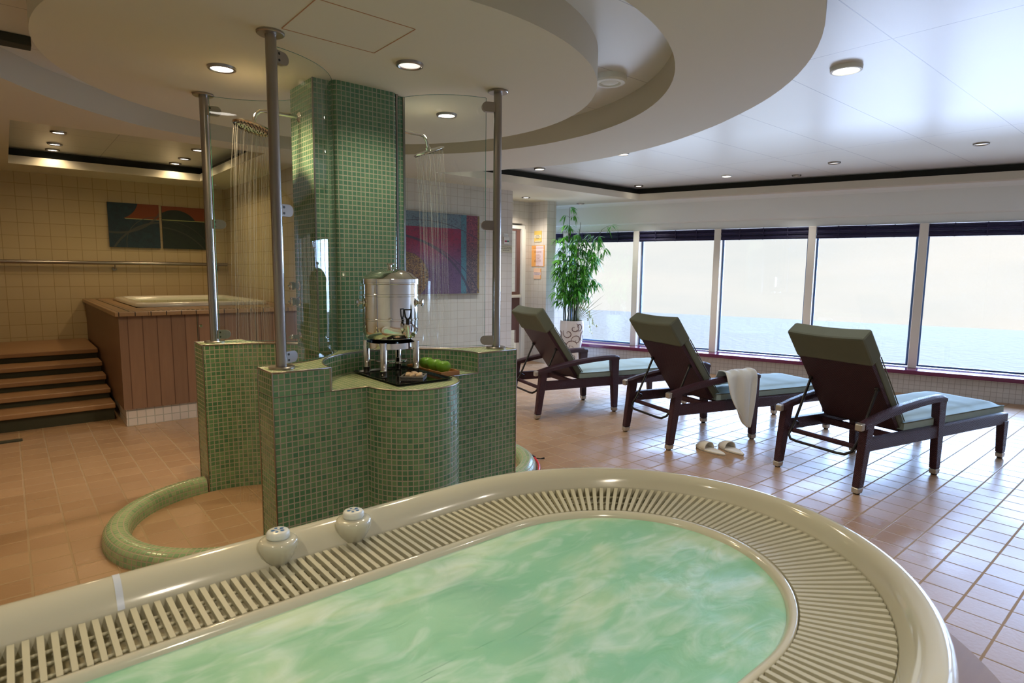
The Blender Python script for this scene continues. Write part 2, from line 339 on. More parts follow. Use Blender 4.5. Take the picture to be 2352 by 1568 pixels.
# ------------------------------------------------------------------ mesh helpers
class MB:
    def __init__(s): s.v = []; s.f = []; s.uv = {}; s.sm = set()
    def add(s, vs, fs, smooth=False, uvs=None):
        o = len(s.v); s.v += [tuple(p) for p in vs]
        for k, f in enumerate(fs):
            i = len(s.f); s.f.append([o+a for a in f])
            if smooth: s.sm.add(i)
            if uvs: s.uv[i] = uvs[k]
        return s
    def box(s, x0, x1, y0, y1, z0, z1, mt=None):
        vs = [Vector((x, y, z)) for x in (x0, x1) for y in (y0, y1) for z in (z0, z1)]
        if mt: vs = [mt @ p for p in vs]
        return s.add(vs, [(0, 1, 3, 2), (4, 6, 7, 5), (0, 4, 5, 1), (2, 3, 7, 6), (0, 2, 6, 4), (1, 5, 7, 3)])
    def hexa(s, a, b):
        """two quads (lists of 4 points) joined"""
        return s.add(list(a)+list(b), [(3, 2, 1, 0), (4, 5, 6, 7), (0, 1, 5, 4), (1, 2, 6, 5), (2, 3, 7, 6), (3, 0, 4, 7)])
    def prism(s, poly, z0, z1, smooth=False, top=True, bot=True):
        """poly ccw list of (x,y)"""
        n = len(poly); L = 0; us = [0]
        for i in range(n): L += (Vector(poly[(i+1) % n])-Vector(poly[i])).length; us.append(L)
        vs = [(x, y, z0) for x, y in poly]+[(x, y, z1) for x, y in poly]
        fs = [(i, (i+1) % n, n+(i+1) % n, n+i) for i in range(n)]
        uv = [((us[i], z0), (us[i+1], z0), (us[i+1], z1), (us[i], z1)) for i in range(n)]
        s.add(vs, fs, smooth, uv)
        tri = tessellate_polygon([[Vector((x, y, 0)) for x, y in poly]])
        for on, z, fl in ((top, z1, False), (bot, z0, True)):
            if on:
                ff = []
                for t in tri:
                    a, b, c = [Vector(poly[i]) for i in t]
                    ccw = (b-a).cross(c-a) > 0
                    t = t if ccw != fl else (t[0], t[2], t[1]); ff.append(tuple(t))
                s.add([(x, y, z) for x, y in poly], ff)
        return s
    def tube(s, path, r, seg=10, closed=False, caps=True, squash=1.0):
        P = [Vector(p) for p in path]; n = len(P); rs = r if isinstance(r, (list, tuple)) else [r]*n
        vs = []; prev = None
        for i in range(n):
            if closed: d = (P[(i+1) % n]-P[i-1])
            else: d = P[min(i+1, n-1)]-P[max(i-1, 0)]
            d.normalize()
            if prev is None:
                a = Vector((0, 0, 1)) if abs(d.z) < .9 else Vector((1, 0, 0))
                x = d.cross(a).normalized()
            else: x = (prev-d*prev.dot(d)).normalized()
            prev = x; y = d.cross(x)
            for k in range(seg):
                a = 2*PI*k/seg; vs.append(P[i]+(x*math.cos(a)+y*math.sin(a)*squash)*rs[i])
        fs = []
        for i in range(n if closed else n-1):
            j = (i+1) % n
            for k in range(seg): fs.append((i*seg+k, i*seg+(k+1) % seg, j*seg+(k+1) % seg, j*seg+k))
        s.add(vs, fs, True)
        if caps and not closed:
            s.add(vs[:seg], [tuple(range(seg-1, -1, -1))]); s.add(vs[-seg:], [tuple(range(seg))])
        return s
    def lathe(s, prof, c=(0, 0, 0), seg=32, mt=None, smooth=True):
        vs = []; n = len(prof); rings = []; st = 0
        for i in range(1, n):
            if i < n-1:
                a1 = math.atan2(prof[i][1]-prof[i-1][1], prof[i][0]-prof[i-1][0]); a2 = math.atan2(prof[i+1][1]-prof[i][1], prof[i+1][0]-prof[i][0])
                if abs((a2-a1+PI) % (2*PI)-PI) > rad(38): rings.append(prof[st:i+1]); st = i
        rings.append(prof[st:])
        for pr_ in rings:
            vs = []
            for r, z in pr_:
                for k in range(seg):
                    a = 2*PI*k/seg; p = Vector((r*math.cos(a), r*math.sin(a), z))
                    if mt: p = mt @ p
                    vs.append(p+Vector(c))
            s.add(vs, [(i*seg+k, i*seg+(k+1) % seg, (i+1)*seg+(k+1) % seg, (i+1)*seg+k) for i in range(len(pr_)-1) for k in range(seg)], smooth)
            if pr_ is rings[0]: first = vs[:seg]
        last = vs[-seg:]
        if prof[0][0] > 1e-5: s.add(first, [tuple(range(seg-1, -1, -1))])
        if prof[-1][0] > 1e-5: s.add(last, [tuple(range(seg))])
        return s
    def grid(s, rows, closed_u=False, smooth=True, uv=None):
        """rows: list of equal-length point lists"""
        m_ = len(rows); n = len(rows[0]); vs = [p for r in rows for p in r]; fs = []; uvs = []
        for i in range(m_-1):
            for k in range(n if closed_u else n-1):
                l = (k+1) % n; fs.append((i*n+k, i*n+l, (i+1)*n+l, (i+1)*n+k))
                if uv: uvs.append((uv(i, k), uv(i, k+1), uv(i+1, k+1), uv(i+1, k)))
        return s.add(vs, fs, smooth, uvs if uv else None)
    def build(s, name, mat, parent=None, bevel=0, xf=None, sub=0, weld=False, loc=None):
        me = bpy.data.meshes.new(name)
        vs = s.v
        if xf: vs = [tuple(xf @ Vector(p)) for p in vs]
        me.from_pydata(vs, [], s.f); me.update()
        uvl = me.uv_layers.new(name='UVMap'); V = me.vertices
        for p in me.polygons:
            if p.index in s.sm: p.use_smooth = True
            cu = s.uv.get(p.index)
            nn = p.normal
            if cu is None:
                if abs(nn.z) > .75: f = lambda q: (q.x, q.y)
                else:
                    tg = Vector((-nn.y, nn.x, 0)); tg = tg.normalized() if tg.length > 1e-6 else Vector((1, 0, 0)); f = lambda q, tg=tg: (q.dot(tg), q.z)
            for j, li in enumerate(p.loop_indices):
                uvl.data[li].uv = cu[j] if cu else f(V[p.vertices[j]].co)
        if mat is not None: me.materials.append(mat)
        o = bpy.data.objects.new(name, me); COL.objects.link(o)
        if weld:
            bm = bmesh.new(); bm.from_mesh(me); bmesh.ops.remove_doubles(bm, verts=bm.verts, dist=1e-4); bm.to_mesh(me); bm.free()
        if bevel:
            b = o.modifiers.new('bevel', 'BEVEL'); b.width = bevel; b.segments = 2; b.limit_method = 'ANGLE'; b.angle_limit = rad(35)
        if sub:
            b = o.modifiers.new('sub', 'SUBSURF'); b.levels = sub; b.render_levels = sub
        if parent: o.parent = parent
        return o
def tag(o, label=None, cat=None, group=None, kind=None):
    if label: o['label'] = label
    if cat: o['category'] = cat
    if group: o['group'] = group
    if kind: o['kind'] = kind
    return o
def thing(name, label, cat, loc=(0, 0, 0), rz=0, group=None):
    o = bpy.data.objects.new(name, None); COL.objects.link(o); o.empty_display_size = .1
    o.location = loc; o.rotation_euler = (0, 0, rz); return tag(o, label, cat, group)
def copy_tree(o, parent=None):
    c = o.copy(); COL.objects.link(c); c.parent = parent
    for ch in list(o.children): copy_tree(ch, c)
    return c
def struct(o, label=None): o['kind'] = 'structure'; return tag(o, label)
def world_child(o, parent):
    """parent an object built in world coordinates"""
    o.parent = parent; o.matrix_parent_inverse = parent.matrix_basis.inverted(); return o
def loc_box(o): return o
def arc(cx, cy, r, a0, a1, n):
    return [(cx+r*math.cos(rad(a0+(a1-a0)*i/n)), cy+r*math.sin(rad(a0+(a1-a0)*i/n))) for i in range(n+1)]
def wpt(off, s): p = N*off+T*s; return (p.x, p.y)
WM = Matrix((( N.x, T.x, 0, 0), (N.y, T.y, 0, 0), (0, 0, 1, 0), (0, 0, 0, 1)))   # (off, s, z) -> world

# ------------------------------------------------------------------ room shell
ZS, ZU = 2.45, 2.62            # soffit and upper ceiling
XL, YB, XR, YP = -1.6, 8.84, 2.345, 6.157
corn = lambda Y, off: (off-T.x*0-N.y*Y)/N.x        # x on the window line for a given y
OFFW = 8.5
room = [(XL, -2.6), (corn(-2.6, 9.0), -2.6), (corn(7.7, 9.0), 7.7), (6.2, 7.7), (6.2, 6.97), (XR, 6.97), (XR, YB), (XL, YB)]
fo = MB().prism([(XL-.1, -2.7), (corn(-2.7, 8.62), -2.7), (corn(7.8, 8.62), 7.8), (6.2, 7.8), (5.1, 7.8), (XR+.1, 7.8), (XR+.1, YB+.1), (XL-.1, YB+.1)], -.1, 0).build('floor', M['floor'])
struct(fo, 'terracotta square tile floor, wet and shiny towards the windows')
struct(MB().box(XL-.1, XR+.1, YB, YB+.12, 0, 2.8).build('wall_back', M['tile_cream']), 'cream tiled wall behind the raised plunge tub')
struct(MB().box(XL-.12, XL, -2.7, YB+.1, 0, 2.8).build('wall_left', M['tile_cream']))
struct(MB().box(XL-.1, 12, -2.72, -2.6, 0, 2.8).build('wall_rear', M['tile_white']))
# block between plunge tub bay and lounge: left face cream, front face white
struct(MB().box(XR, 2.40, YP, YB, 0, 2.8).build('wall_divider', M['tile_cream']), 'cream tiled side wall of the plunge tub bay')
struct(MB().box(2.40, 5.188, YP, YP+.2, 0, 2.8).build('wall_centre', M['tile_white']), 'white tiled wall carrying the red and purple picture')
struct(MB().box(5.0, 5.188, YP+.2, 7.05, 0, 2.8).build('wall_return', M['tile_white']))
wa = MB(); wa.box(5.188, 6.13, 6.969, 7.09, 2.105, 2.8); wa.box(6.13, 6.30, 6.969, 7.09, 0, 2.8)
struct(wa.build('wall_alcove', M['tile_white']), 'white tiled wall over the alcove door')
pr = MB(); pr.box(6.262, 6.446, 6.625, 7.8, 0, 2.8)
struct(pr.build('wall_pier', M['tile_white']), 'narrow white tiled pier with the orange notices')
struct(MB().box(6.446, 7.6, 7.5, 7.6, 0, 2.8).build('wall_end', M['tile_white']))

# window wall (off, s, z)
S0, S1 = -5.2, 5.9
def wbox(off0, off1, s0, s1, z0, z1, m_=None):
    b = m_ or MB(); return b.box(off0, off1, s0, s1, z0, z1, WM)
struct(wbox(8.5, 8.62, S0, S1, 0, .24).build('wall_right', M['tile_small']), 'low white mosaic wall under the windows')
sl = struct(wbox(8.44, 8.95, S0, S1, .24, .29).build('trim_1', M['burgundy'], bevel=.008), 'burgundy window ledge running under all the windows')
bk = MB()
prof = [(8.60, 2.45), (8.615, 2.438), (8.628, 2.425), (8.64, 2.40), (8.655, 2.14), (8.665, 2.128), (8.69, 2.12), (8.69, 2.02), (9.0, 2.02), (9.0, 2.45)]
bk.grid([[WM @ Vector((o_, s_, z_)) for o_, z_ in prof] for s_ in (S0, S1)], closed_u=True, smooth=False)
struct(bk.build('wall_bulkhead', M['white']), 'white boxed bulkhead above the row of windows')
mull = [4.57-1.19*k for k in range(-1, 9)]
for k, s_ in enumerate(mull):
    b = MB(); wbox(8.66, 8.86, s_-.095, s_-.005, .29, 2.02, b)
    if S0 < s_ < S1: struct(b.build('trim_%d' % (k+2), M['cream'], bevel=.006))
wi = 0
for k in range(len(mull)-1):
    a, b_ = mull[k+1]-.005, mull[k]-.095
    if a < S0 or b_ > S1: continue
    wi += 1
    f = MB(); t_ = .022
    for (s0, s1, z0, z1) in ((a, a+t_, .30, 2.02), (b_-t_, b_, .30, 2.02), (a, b_, .295, .32), (a, b_, 2.0, 2.02)): wbox(8.80, 8.84, s0, s1, z0, z1, f)
    root = bpy.data.objects.new('window_%d' % wi, None); COL.objects.link(root); root['kind'] = 'structure'; root['label'] = 'tall window pane looking over the hazy sea'
    f.build('window_frame', M['winframe'], root)
    p = MB(); wbox(8.815, 8.821, a+t_, b_-t_, .32, 2.0, p); p.build('pane', M['pane'], root)
    if (a+b_)/2 < -1.7: continue
    # blind, rolled up under the lintel
    bl = thing('window_blind', '', 'blind', (*wpt(8.70, (a+b_)/2), 1.86), WA, 'navy blinds rolled up under the window lintel')
    q = MB(); hw = (b_-a)/2-.004
    for j in range(9):
        z0 = .004+j*.0165; d_ = .024+.012*math.sin(j*1.7)
        q.box(-d_, .02, -hw, hw, z0, z0+.0155)
    q.build('slat_bundle', M['navy'], bl)
    for yy in (-.3, 0, .3): MB().box(-.043, -.03, yy-.006, yy+.006, 0, .155).build('cord', M['navy'], bl)
    bl['_s'] = (a+b_)/2
    for e_ in (-1, 1):      # little ledge hooks at the window foot
        pass
blinds = sorted([o for o in bpy.data.objects if o.name.startswith('window_blind')], key=lambda o: -o['_s'])
names = ['navy blind mostly behind the wall pier, left of the plant', 'navy blind directly behind the bamboo plant', 'navy blind over the second full window right of the bamboo plant',
         'navy blind over the window behind the middle lounger', 'navy blind over the window behind the lounger nearest the spa', 'navy blind over the last window at the right picture edge']
for i, o in enumerate(blinds):
    o['label'] = names[i] if i < len(names) else 'navy blind over window number %d beyond the picture edge' % i
    del o['_s']

# ceiling: soffit plane with a ring moat and two coffers
CX, CY = 1.62, 3.46
RO = [(-115, 2.52), (-50, 2.52), (-30, 2.52), (-18, 2.556), (0, 2.665), (17, 2.788), (27, 2.816), (35, 2.88), (47, 2.93)]
def interp(tb, a):
    for (a0, r0), (a1, r1) in zip(tb, tb[1:]):
        if a0 <= a <= a1:
            t = (a-a0)/(a1-a0); t = t; return r0+(r1-r0)*t
    return tb[-1][1] if a > tb[-1][0] else tb[0][1]
RI = [(-180, 1.90), (-90, 1.875), (0, 1.885), (45, 1.93), (90, 2.05), (110, 2.04), (125, 1.97), (142, 1.91), (180, 1.90)]
moat = [(CX+interp(RI, a)*math.cos(rad(a)), CY+interp(RI, a)*math.sin(rad(a))) for a in range(-180, 180, 3)]
lip = lambda s_: wpt(8.47, s_)
cA = (corn(5.60, 8.47), 5.60)
cB = (corn(-2.3, 8.47), -2.3)
ringout = [(CX+interp(RO, a)*math.cos(rad(a)), CY+interp(RO, a)*math.sin(rad(a))) for a in range(47, -116, -3)]
coffR = ringout+[(ringout[-1][0], -2.3), cB, cA]
coffL = [(.10, 5.80), (.10, 8.20), (1.90, 8.20), (1.90, 5.80)]
def ceil_mesh(outer, holes, z, name, mat, h=.17):
    loops = [[Vector((x, y, 0)) for x, y in l] for l in [outer]+holes]
    tri = tessellate_polygon(loops); pts = [p for l in loops for p in l]
    b = MB(); fs = []
    for t in tri:
        a, c, d = [pts[i] for i in t]
        fs.append(tuple(t) if (c-a).cross(d-a).z < 0 else (t[0], t[2], t[1]))
    b.add([(p.x, p.y, z) for p in pts], fs)
    return b
cm = ceil_mesh(room, [moat, coffR, coffL], ZS, 'ceiling', M['plaster'])
for loop, sm in ((moat, True), (coffR, False), (coffL, False)):
    n_ = len(loop); z1 = ZU if loop is moat else ZS+.085
    if loop is moat: continue
    cm.add([(x, y, ZS) for x, y in loop]+[(x, y, z1) for x, y in loop], [(i, (i+1) % n_, n_+(i+1) % n_, n_+i) for i in range(n_)])
struct(cm.build('ceiling', M['plaster']), 'cream lowered ceiling with a round ring and stepped recesses')
mw = MB(); n_ = len(moat)
mw.add([(x, y, ZS) for x, y in moat]+[(x, y, ZU) for x, y in moat], [(i, (i+1) % n_, n_+(i+1) % n_, n_+i) for i in range(n_)], True)
struct(mw.build('trim_20', M['moat']), 'curved inner wall of the ceiling ring')
# dark shadow gaps above the fascias (set back)
def offset_poly(poly, d):
    out = []; n = len(poly)
    area = sum(poly[i][0]*poly[(i+1) % n][1]-poly[(i+1) % n][0]*poly[i][1] for i in range(n)); sg = 1 if area > 0 else -1
    for i in range(n):
        a, b, c = Vector(poly[i-1]), Vector(poly[i]), Vector(poly[(i+1) % n])
        e1 = (b-a).normalized(); e2 = (c-b).normalized(); n1 = Vector((e1.y, -e1.x))*sg; n2 = Vector((e2.y, -e2.x))*sg
        m_ = (n1+n2); m_ = m_/max(.3, m_.length_squared/2) if m_.length > 1e-6 else n1
        out.append(tuple(b+m_*d))
    return out
for i, loop in enumerate((coffR, coffL)):
    o2 = offset_poly(loop, .10); n_ = len(loop); g = MB(); za, zb = ZS+.085, ZU
    g.add([(x, y, za) for x, y in loop]+[(x, y, za) for x, y in o2], [(i_, (i_+1) % n_, n_+(i_+1) % n_, n_+i_) for i_ in range(n_)])
    g.add([(x, y, za) for x, y in o2]+[(x, y, zb) for x, y in o2], [(i_, (i_+1) % n_, n_+(i_+1) % n_, n_+i_) for i_ in range(n_)])
    struct(g.build('trim_%d' % (21+i), M['shadowgap']), 'dark shadow gap around the ceiling recess')
upc = MB().prism([(XL-.1, -2.7), (corn(-2.7, 9.0), -2.7), (corn(7.8, 9.0), 7.8), (XR, 7.8), (XR, YB+.1), (XL-.1, YB+.1)], ZU, ZU+.1)
struct(upc.build('ceiling_upper', M['panels']), 'white satin ceiling panels above the lowered ring')
# central disc with an access hatch
dsc = MB().prism(arc(CX, CY, 1.47, 0, 357, 119), 2.445, ZU, True)
dk = struct(dsc.build('ceiling_disc', M['plaster']), 'round lowered ceiling disc above the mosaic island')
hx = MB(); h0 = (1.0, 1.44, 2.385, 2.767)
for a in ((h0[0]-.004, h0[0], h0[2], h0[3]), (h0[1], h0[1]+.004, h0[2], h0[3]), (h0[0], h0[1], h0[2]-.004, h0[2]), (h0[0], h0[1], h0[3], h0[3]+.004)): hx.box(*a, 2.4435, 2.446)
tag(hx.build('hatch_outline', M['inkorange'], dk), None)

# exterior
struct(MB().add([tuple(N*d_+T*s_+Vector((0, 0, -16))) for d_, s_ in ((80, -900), (80, 900), (255, 900), (255, -900))], [(0, 3, 2, 1)]).build('sea', M['sea']), 'pale hazy sea seen through the windows')

# ------------------------------------------------------------------ alcove door
d1 = bpy.data.objects.new('door_1', None); COL.objects.link(d1); d1['kind'] = 'structure'; d1['label'] = 'brown framed glass door in the alcove'
b = MB(); b.box(5.19, 6.13, 6.975, 7.03, 2.04, 2.10); b.box(6.06, 6.13, 6.95, 7.03, 0, 2.04); b.build('door_frame', M['white'], d1, .004)
b = MB(); b.box(5.19, 6.055, 6.955, 7.075, 2.105, 2.12); b.build('lintel_strip', M['steel'], d1)
b = MB(); b.box(5.985, 6.05, 6.99, 7.03, .30, 2.035); b.box(5.2, 5.985, 6.99, 7.03, 2.01, 2.035); b.box(5.2, 5.985, 6.99, 7.03, 1.04, 1.09); b.box(5.9, 5.985, 6.992, 7.028, .5, 1.04); b.build('door_leaf', M['doorwood'], d1, .003)
b = MB(); b.box(5.2, 5.9, 7.0, 7.02, .02, 1.04); b.build('door_panel', M['winframe'] if False else plain('smoky_panel', (.12, .10, .14), .25), d1)
b = MB(); b.box(5.2, 6.03, 6.93, 6.985, 1.0, 1.045); b.build('push_bar', M['cream'], d1, .005)
b = MB(); b.box(5.2, 5.985, 7.005, 7.012, 1.09, 2.01); b.build('pane', M['pane'], d1)
b = MB(); b.box(5.985, 6.05, 6.99, 7.03, .0, .30); b.build('kick_strip', M['cream'], d1)

# ------------------------------------------------------------------ lamps
LAMP = 2.6
def lamp_light(parent, e, z=-.03, size=140, col=(1, .70, .42), r=.04):
    ld = bpy.data.lights.new('lamp_glow', 'SPOT'); ld.energy = e*LAMP; ld.spot_size = rad(size); ld.spot_blend = .7; ld.color = col; ld.shadow_soft_size = r
    o = bpy.data.objects.new('lamp_glow', ld); COL.objects.link(o); o.parent = parent; o.location = (0, 0, z); return o
def downlight(x, y, z, label, group, e=14, lit=True, r=.062, drop=.006, ring='steel', col=(1, .70, .42), size=140):
    t = thing('ceiling_downlight', label, 'ceiling light', (x, y, z), 0, group)
    b = MB().lathe([(r*.80, -.001), (r*.80, -drop-.001), (r*.86, -drop-.006), (r, -drop-.004), (r+.003, 0), (r*.80, 0)], seg=28)
    b.build('trim_ring', M[ring], t)
    b = MB().lathe([(0, -drop*.3-.002), (r*.78, -drop*.3-.002)], seg=28)
    b.add([(r*.8*math.cos(2*PI*k/28), r*.8*math.sin(2*PI*k/28), -drop*.5-.001) for k in range(28)], [tuple(range(27, -1, -1))])
    b.build('lens', M['lens' if lit else 'lens_dim'], t)
    if e: lamp_light(t, e, -.03, size, col)
    return t
WARM = (1, .73, .40); MID = (1, .84, .62)
for (x, y, lb, c_) in ((.942, 3.50, 'steel ringed lit downlight on the disc, left of the mosaic column', WARM), (1.652, 2.79, 'steel ringed downlight on the disc straight above the drink urn', MID),
                   (2.35, 3.49, 'steel ringed lit downlight on the disc above the right hand shower', MID), (1.63, 4.2, 'steel ringed downlight on the disc hidden behind the mosaic column', MID)):
    downlight(x, y, 2.445, lb, 'downlights on the ceiling disc', 4 if y == 2.79 else 13, y != 2.79, .068, .008, 'steel', c_)
for (x, y, lb) in ((.46, 7.02, 'front left downlight in the dim recess over the plunge tub'), (.468, 7.70, 'middle left downlight in the dim recess over the plunge tub'), (.47, 8.10, 'rearmost left downlight of the dim recess, against its rear edge'),
                   (1.62, 7.02, 'downlight of the dim recess nearest the tall shower post'), (1.63, 7.68, 'middle downlight in the right row of the dim recess'), (1.62, 8.10, 'rearmost downlight in the right row of the dim recess')):
    downlight(x, y, ZU, lb, 'downlights in the recess over the plunge tub', 1.1 if y == 8.10 else 2.2, True, .062, .01, 'steel', WARM, 160)
for (x, y, lb, r_, dr, rg, lit) in ((3.882, 1.562, 'large white rimmed ceiling light, nearest on the right', .085, .02, 'white', True), (4.95, 4.127, 'bright ceiling light beside the outer edge of the ceiling ring', .066, .012, 'steel', True),
      (4.947, 5.38, 'bright ceiling light left of the ring edge near the dark recess line', .066, .012, 'steel', True), (6.91, 5.45, 'small ceiling light in the far corner of the big recess', .062, .01, 'steel', True),
      (6.98, 4.14, 'ceiling light in the far row, second from the recess corner', .062, .01, 'white', True), (7.55, 3.53, 'small dark ringed ceiling spot closest to the bulkhead', .05, .012, 'steel', False),
      (3.98, 5.40, 'ceiling light behind the right shower screen near the recess edge', .062, .01, 'steel', True),
      (7.0, 2.87, 'dim ceiling light in the far row between two others on the right', .062, .01, 'steel', False), (6.96, 1.568, 'dim ceiling light in the far row near the right picture edge', .062, .01, 'steel', False)):
    downlight(x, y, ZU, lb, 'lights in the big white ceiling recess', 9 if lit else 4, lit, r_, dr, rg, (1, .96, .92), 88)
downlight(5.756, 6.54, ZS, 'small lit downlight in front of the alcove door', 'downlights in the lowered ceiling by the alcove', 8, True, .06, .006, 'steel', (1, .85, .68))
downlight(6.86, 6.52, ZS, 'small dim downlight above the bamboo plant', 'downlights in the lowered ceiling by the alcove', 0, False, .06, .006, 'steel', (1, .85, .68))
# unseen rest of the left room's downlights (outside the picture, over the spa and the steps), then an added fill
downlight(-.6, 4.6, ZS, 'warm downlight over the open floor left of the steps', 'downlights left of the picture', 8, True, .062, .006, 'steel', WARM)
downlight(-.5, 1.4, ZS, 'warm downlight over the left end of the spa', 'downlights left of the picture', 8, True, .062, .006, 'steel', (1, .86, .66))
downlight(.75, -.5, ZS, 'added warm fill light behind the viewer', 'downlights left of the picture', 20, True, .062, .006, 'steel', (1, .88, .70))  # added unseen fill to brighten the island's front faces
downlight(3.2, -.6, ZU, 'ceiling light behind the viewer near the spa', 'downlights left of the picture', 9, True, .062, .006, 'steel', (1, .90, .78))
sp = thing('ceiling_speaker', 'round white loudspeaker in the moat of the ceiling ring', 'loudspeaker', (2.985, 2.61, ZU))
MB().lathe([(.105, 0), (.105, -.03), (.095, -.042), (.07, -.044), (.066, -.03), (.06, -.03)], seg=36).build('housing', M['white'], sp)
MB().lathe([(.0, -.046), (.03, -.045), (.052, -.038), (.058, -.028)], seg=36).build('cone', M['white'], sp)
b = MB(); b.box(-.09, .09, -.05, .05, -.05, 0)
vt = thing('ceiling_dark_box', 'small dark vent box in the ceiling moat at the top left', 'oblong', (.10, 4.30, ZU)); b.build('dark_box', M['shadowgap'], vt, .004)  # plain near-black box under the upper ceiling

# ------------------------------------------------------------------ plunge tub cabinet and steps
cab = thing('plunge_tub_surround', 'raised timber clad surround of the square plunge tub at back left', 'tub surround', (.70, 6.08, 0))
def wc(mb, name, mat, par, **k): o = mb.build(name, mat, None, **k); return world_child(o, par)
b = MB(); b.box(.72, XR-.01, 6.10, 6.135, .155, .974); b.box(.72, .755, 6.135, YB-.01, .155, .974); wc(b, 'cladding', M['cab'], cab)
b = MB(); b.box(.735, XR-.01, 6.12, 6.15, 0, .155); b.box(.735, .76, 6.15, YB-.01, 0, .155); wc(b, 'tiled_plinth', M['tile_plinth'], cab)
b = MB()
b.box(.69, .94, 6.06, YB-.01, .975, 1.014); b.box(2.20, XR-.01, 6.06, YB-.01, .975, 1.014); b.box(.94, 2.20, 6.06, 6.68, .975, 1.014); b.box(.94, 2.20, 8.42, YB-.01, .975, 1.014)
wc(b, 'deck_boards', M['cabtop'], cab, bevel=.006)
b = MB()
for k in range(34): b.box(.98+k*.04, 1.0+k*.04, 6.12, 6.16, 1.0135, 1.0155)
q = wc(b, 'drain_slots', M['riser'], cab); q['kind'] = 'stuff'
wc(MB().box(.80, .812, 6.15, 8.6, 1.0135, 1.0155), 'board_gap', M['riser'], cab)
for x_ in (1.33, 1.85): wc(MB().box(x_, x_+.006, 6.096, 6.101, .16, .97), 'hatch_joint', M['riser'], cab)
b = MB().lathe([(.0, .012), (.012, .012), (.016, .008), (.016, 0)], (1.36, 6.10, .863), 16, Matrix.Rotation(rad(90), 4, 'X')); wc(b, 'lock', M['chrome'], cab)
tb = thing('plunge_tub', 'white square plunge tub set into the raised timber deck', 'tub', (1.57, 7.55, 1.02))
def rect(x0, x1, y0, y1, r=.12, n=6):
    return [p for cx_, cy_, a in ((x1-r, y1-r, 0), (x0+r, y1-r, 90), (x0+r, y0+r, 180), (x1-r, y0+r, 270)) for p in arc(cx_, cy_, r, a, a+90, n)]
rows = []
for ins, z in ((0, 1.015), (0, 1.04), (.01, 1.052), (.06, 1.058), (.085, 1.05), (.10, 1.02), (.14, .9), (.2, .6), (.3, .45)):
    rows.append([(x, y, z) for x, y in rect(.95+ins, 2.19-ins, 6.69+ins, 8.41-ins, .14)])
b = MB(); b.grid(rows, True); wc(b, 'tub_shell', M['ceram'], tb)
b = MB(); b.prism(rect(1.052, 2.088, 6.792, 8.308, .1), 1.022, 1.03); wt = b.build('spa_water', M['water2']); tag(wt, 'still pale green water filling the square plunge tub', 'water', None, 'stuff')
st = thing('wooden_steps', 'flight of five wooden steps up to the plunge tub', 'steps', (-.3, 6.45, 0))
ys = [6.47, 6.76, 7.03, 7.30, 7.62]; hs = [.155, .25, .34, .44, .54]
for k in range(5):
    yn = ys[k+1] if k < 4 else YB-.04
    b = MB(); b.box(-1.58, .70, ys[k], yn+.03, hs[k]-.045, hs[k]); wc(b, 'tread', M['step'], st, bevel=.008)
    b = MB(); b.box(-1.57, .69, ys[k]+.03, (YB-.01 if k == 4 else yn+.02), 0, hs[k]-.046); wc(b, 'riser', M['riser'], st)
b = MB(); fm = MB()
tag(MB().box(-.45, .02, 6.10, 6.16, 0, .012).build('floor_drain', M['riser'], None, .002), 'dark floor drain strip in front of the wooden steps', 'drain')
# handrail
hr = thing('handrail', 'long brushed steel handrail on the cream back wall', 'handrail', (1.0, YB-.07, 1.44))
b = MB(); b.tube([(-1.5, YB-.075, 1.445), (2.32, YB-.075, 1.445)], .022, 14); wc(b, 'rail', M['steel'], hr)
for x in (-1.2, -.1, 1.035, 2.2):
    b = MB(); b.tube([(x, YB-.002, 1.375), (x, YB-.05, 1.375), (x, YB-.075, 1.40), (x, YB-.075, 1.43)], .009, 8); b.lathe([(.0, .0), (.026, .0), (.026, .012), (.02, .02), (0, .02)], (x, YB-.001, 1.375), 16, Matrix.Rotation(rad(90), 4, 'X')); wc(b, 'bracket', M['steel'], hr)

# pictures
def picture(x0, x1, z0, z1, y, cv, label):
    t = thing('canvas_picture', label, 'picture', ((x0+x1)/2, y, z0), 0)
    b = MB(); d = .035
    b.add([(x0, y-d, z0), (x1, y-d, z0), (x1, y-d, z1), (x0, y-d, z1)], [(0, 1, 2, 3)], False, [((0, 0), (1, 0), (1, 1), (0, 1))])
    wc(b, 'painted_canvas', cv, t)
    b = MB(); b.box(x0, x1, y-d+.0005, y-.001, z0, z1); wc(b, 'canvas_edge', M['ink'], t)
picture(1.0, 1.546, 1.64, 2.18, YB, M['canvas_a'], 'dark blue abstract canvas with orange patch, left of the pair')
picture(1.578, 2.12, 1.64, 2.175, YB, M['canvas_b'], 'dark green abstract canvas with orange corner, right of the pair')
picture(3.44, 4.614, 1.117, 2.082, YP, M['canvas_c'], 'large red, purple and blue abstract canvas on the white tiled wall')

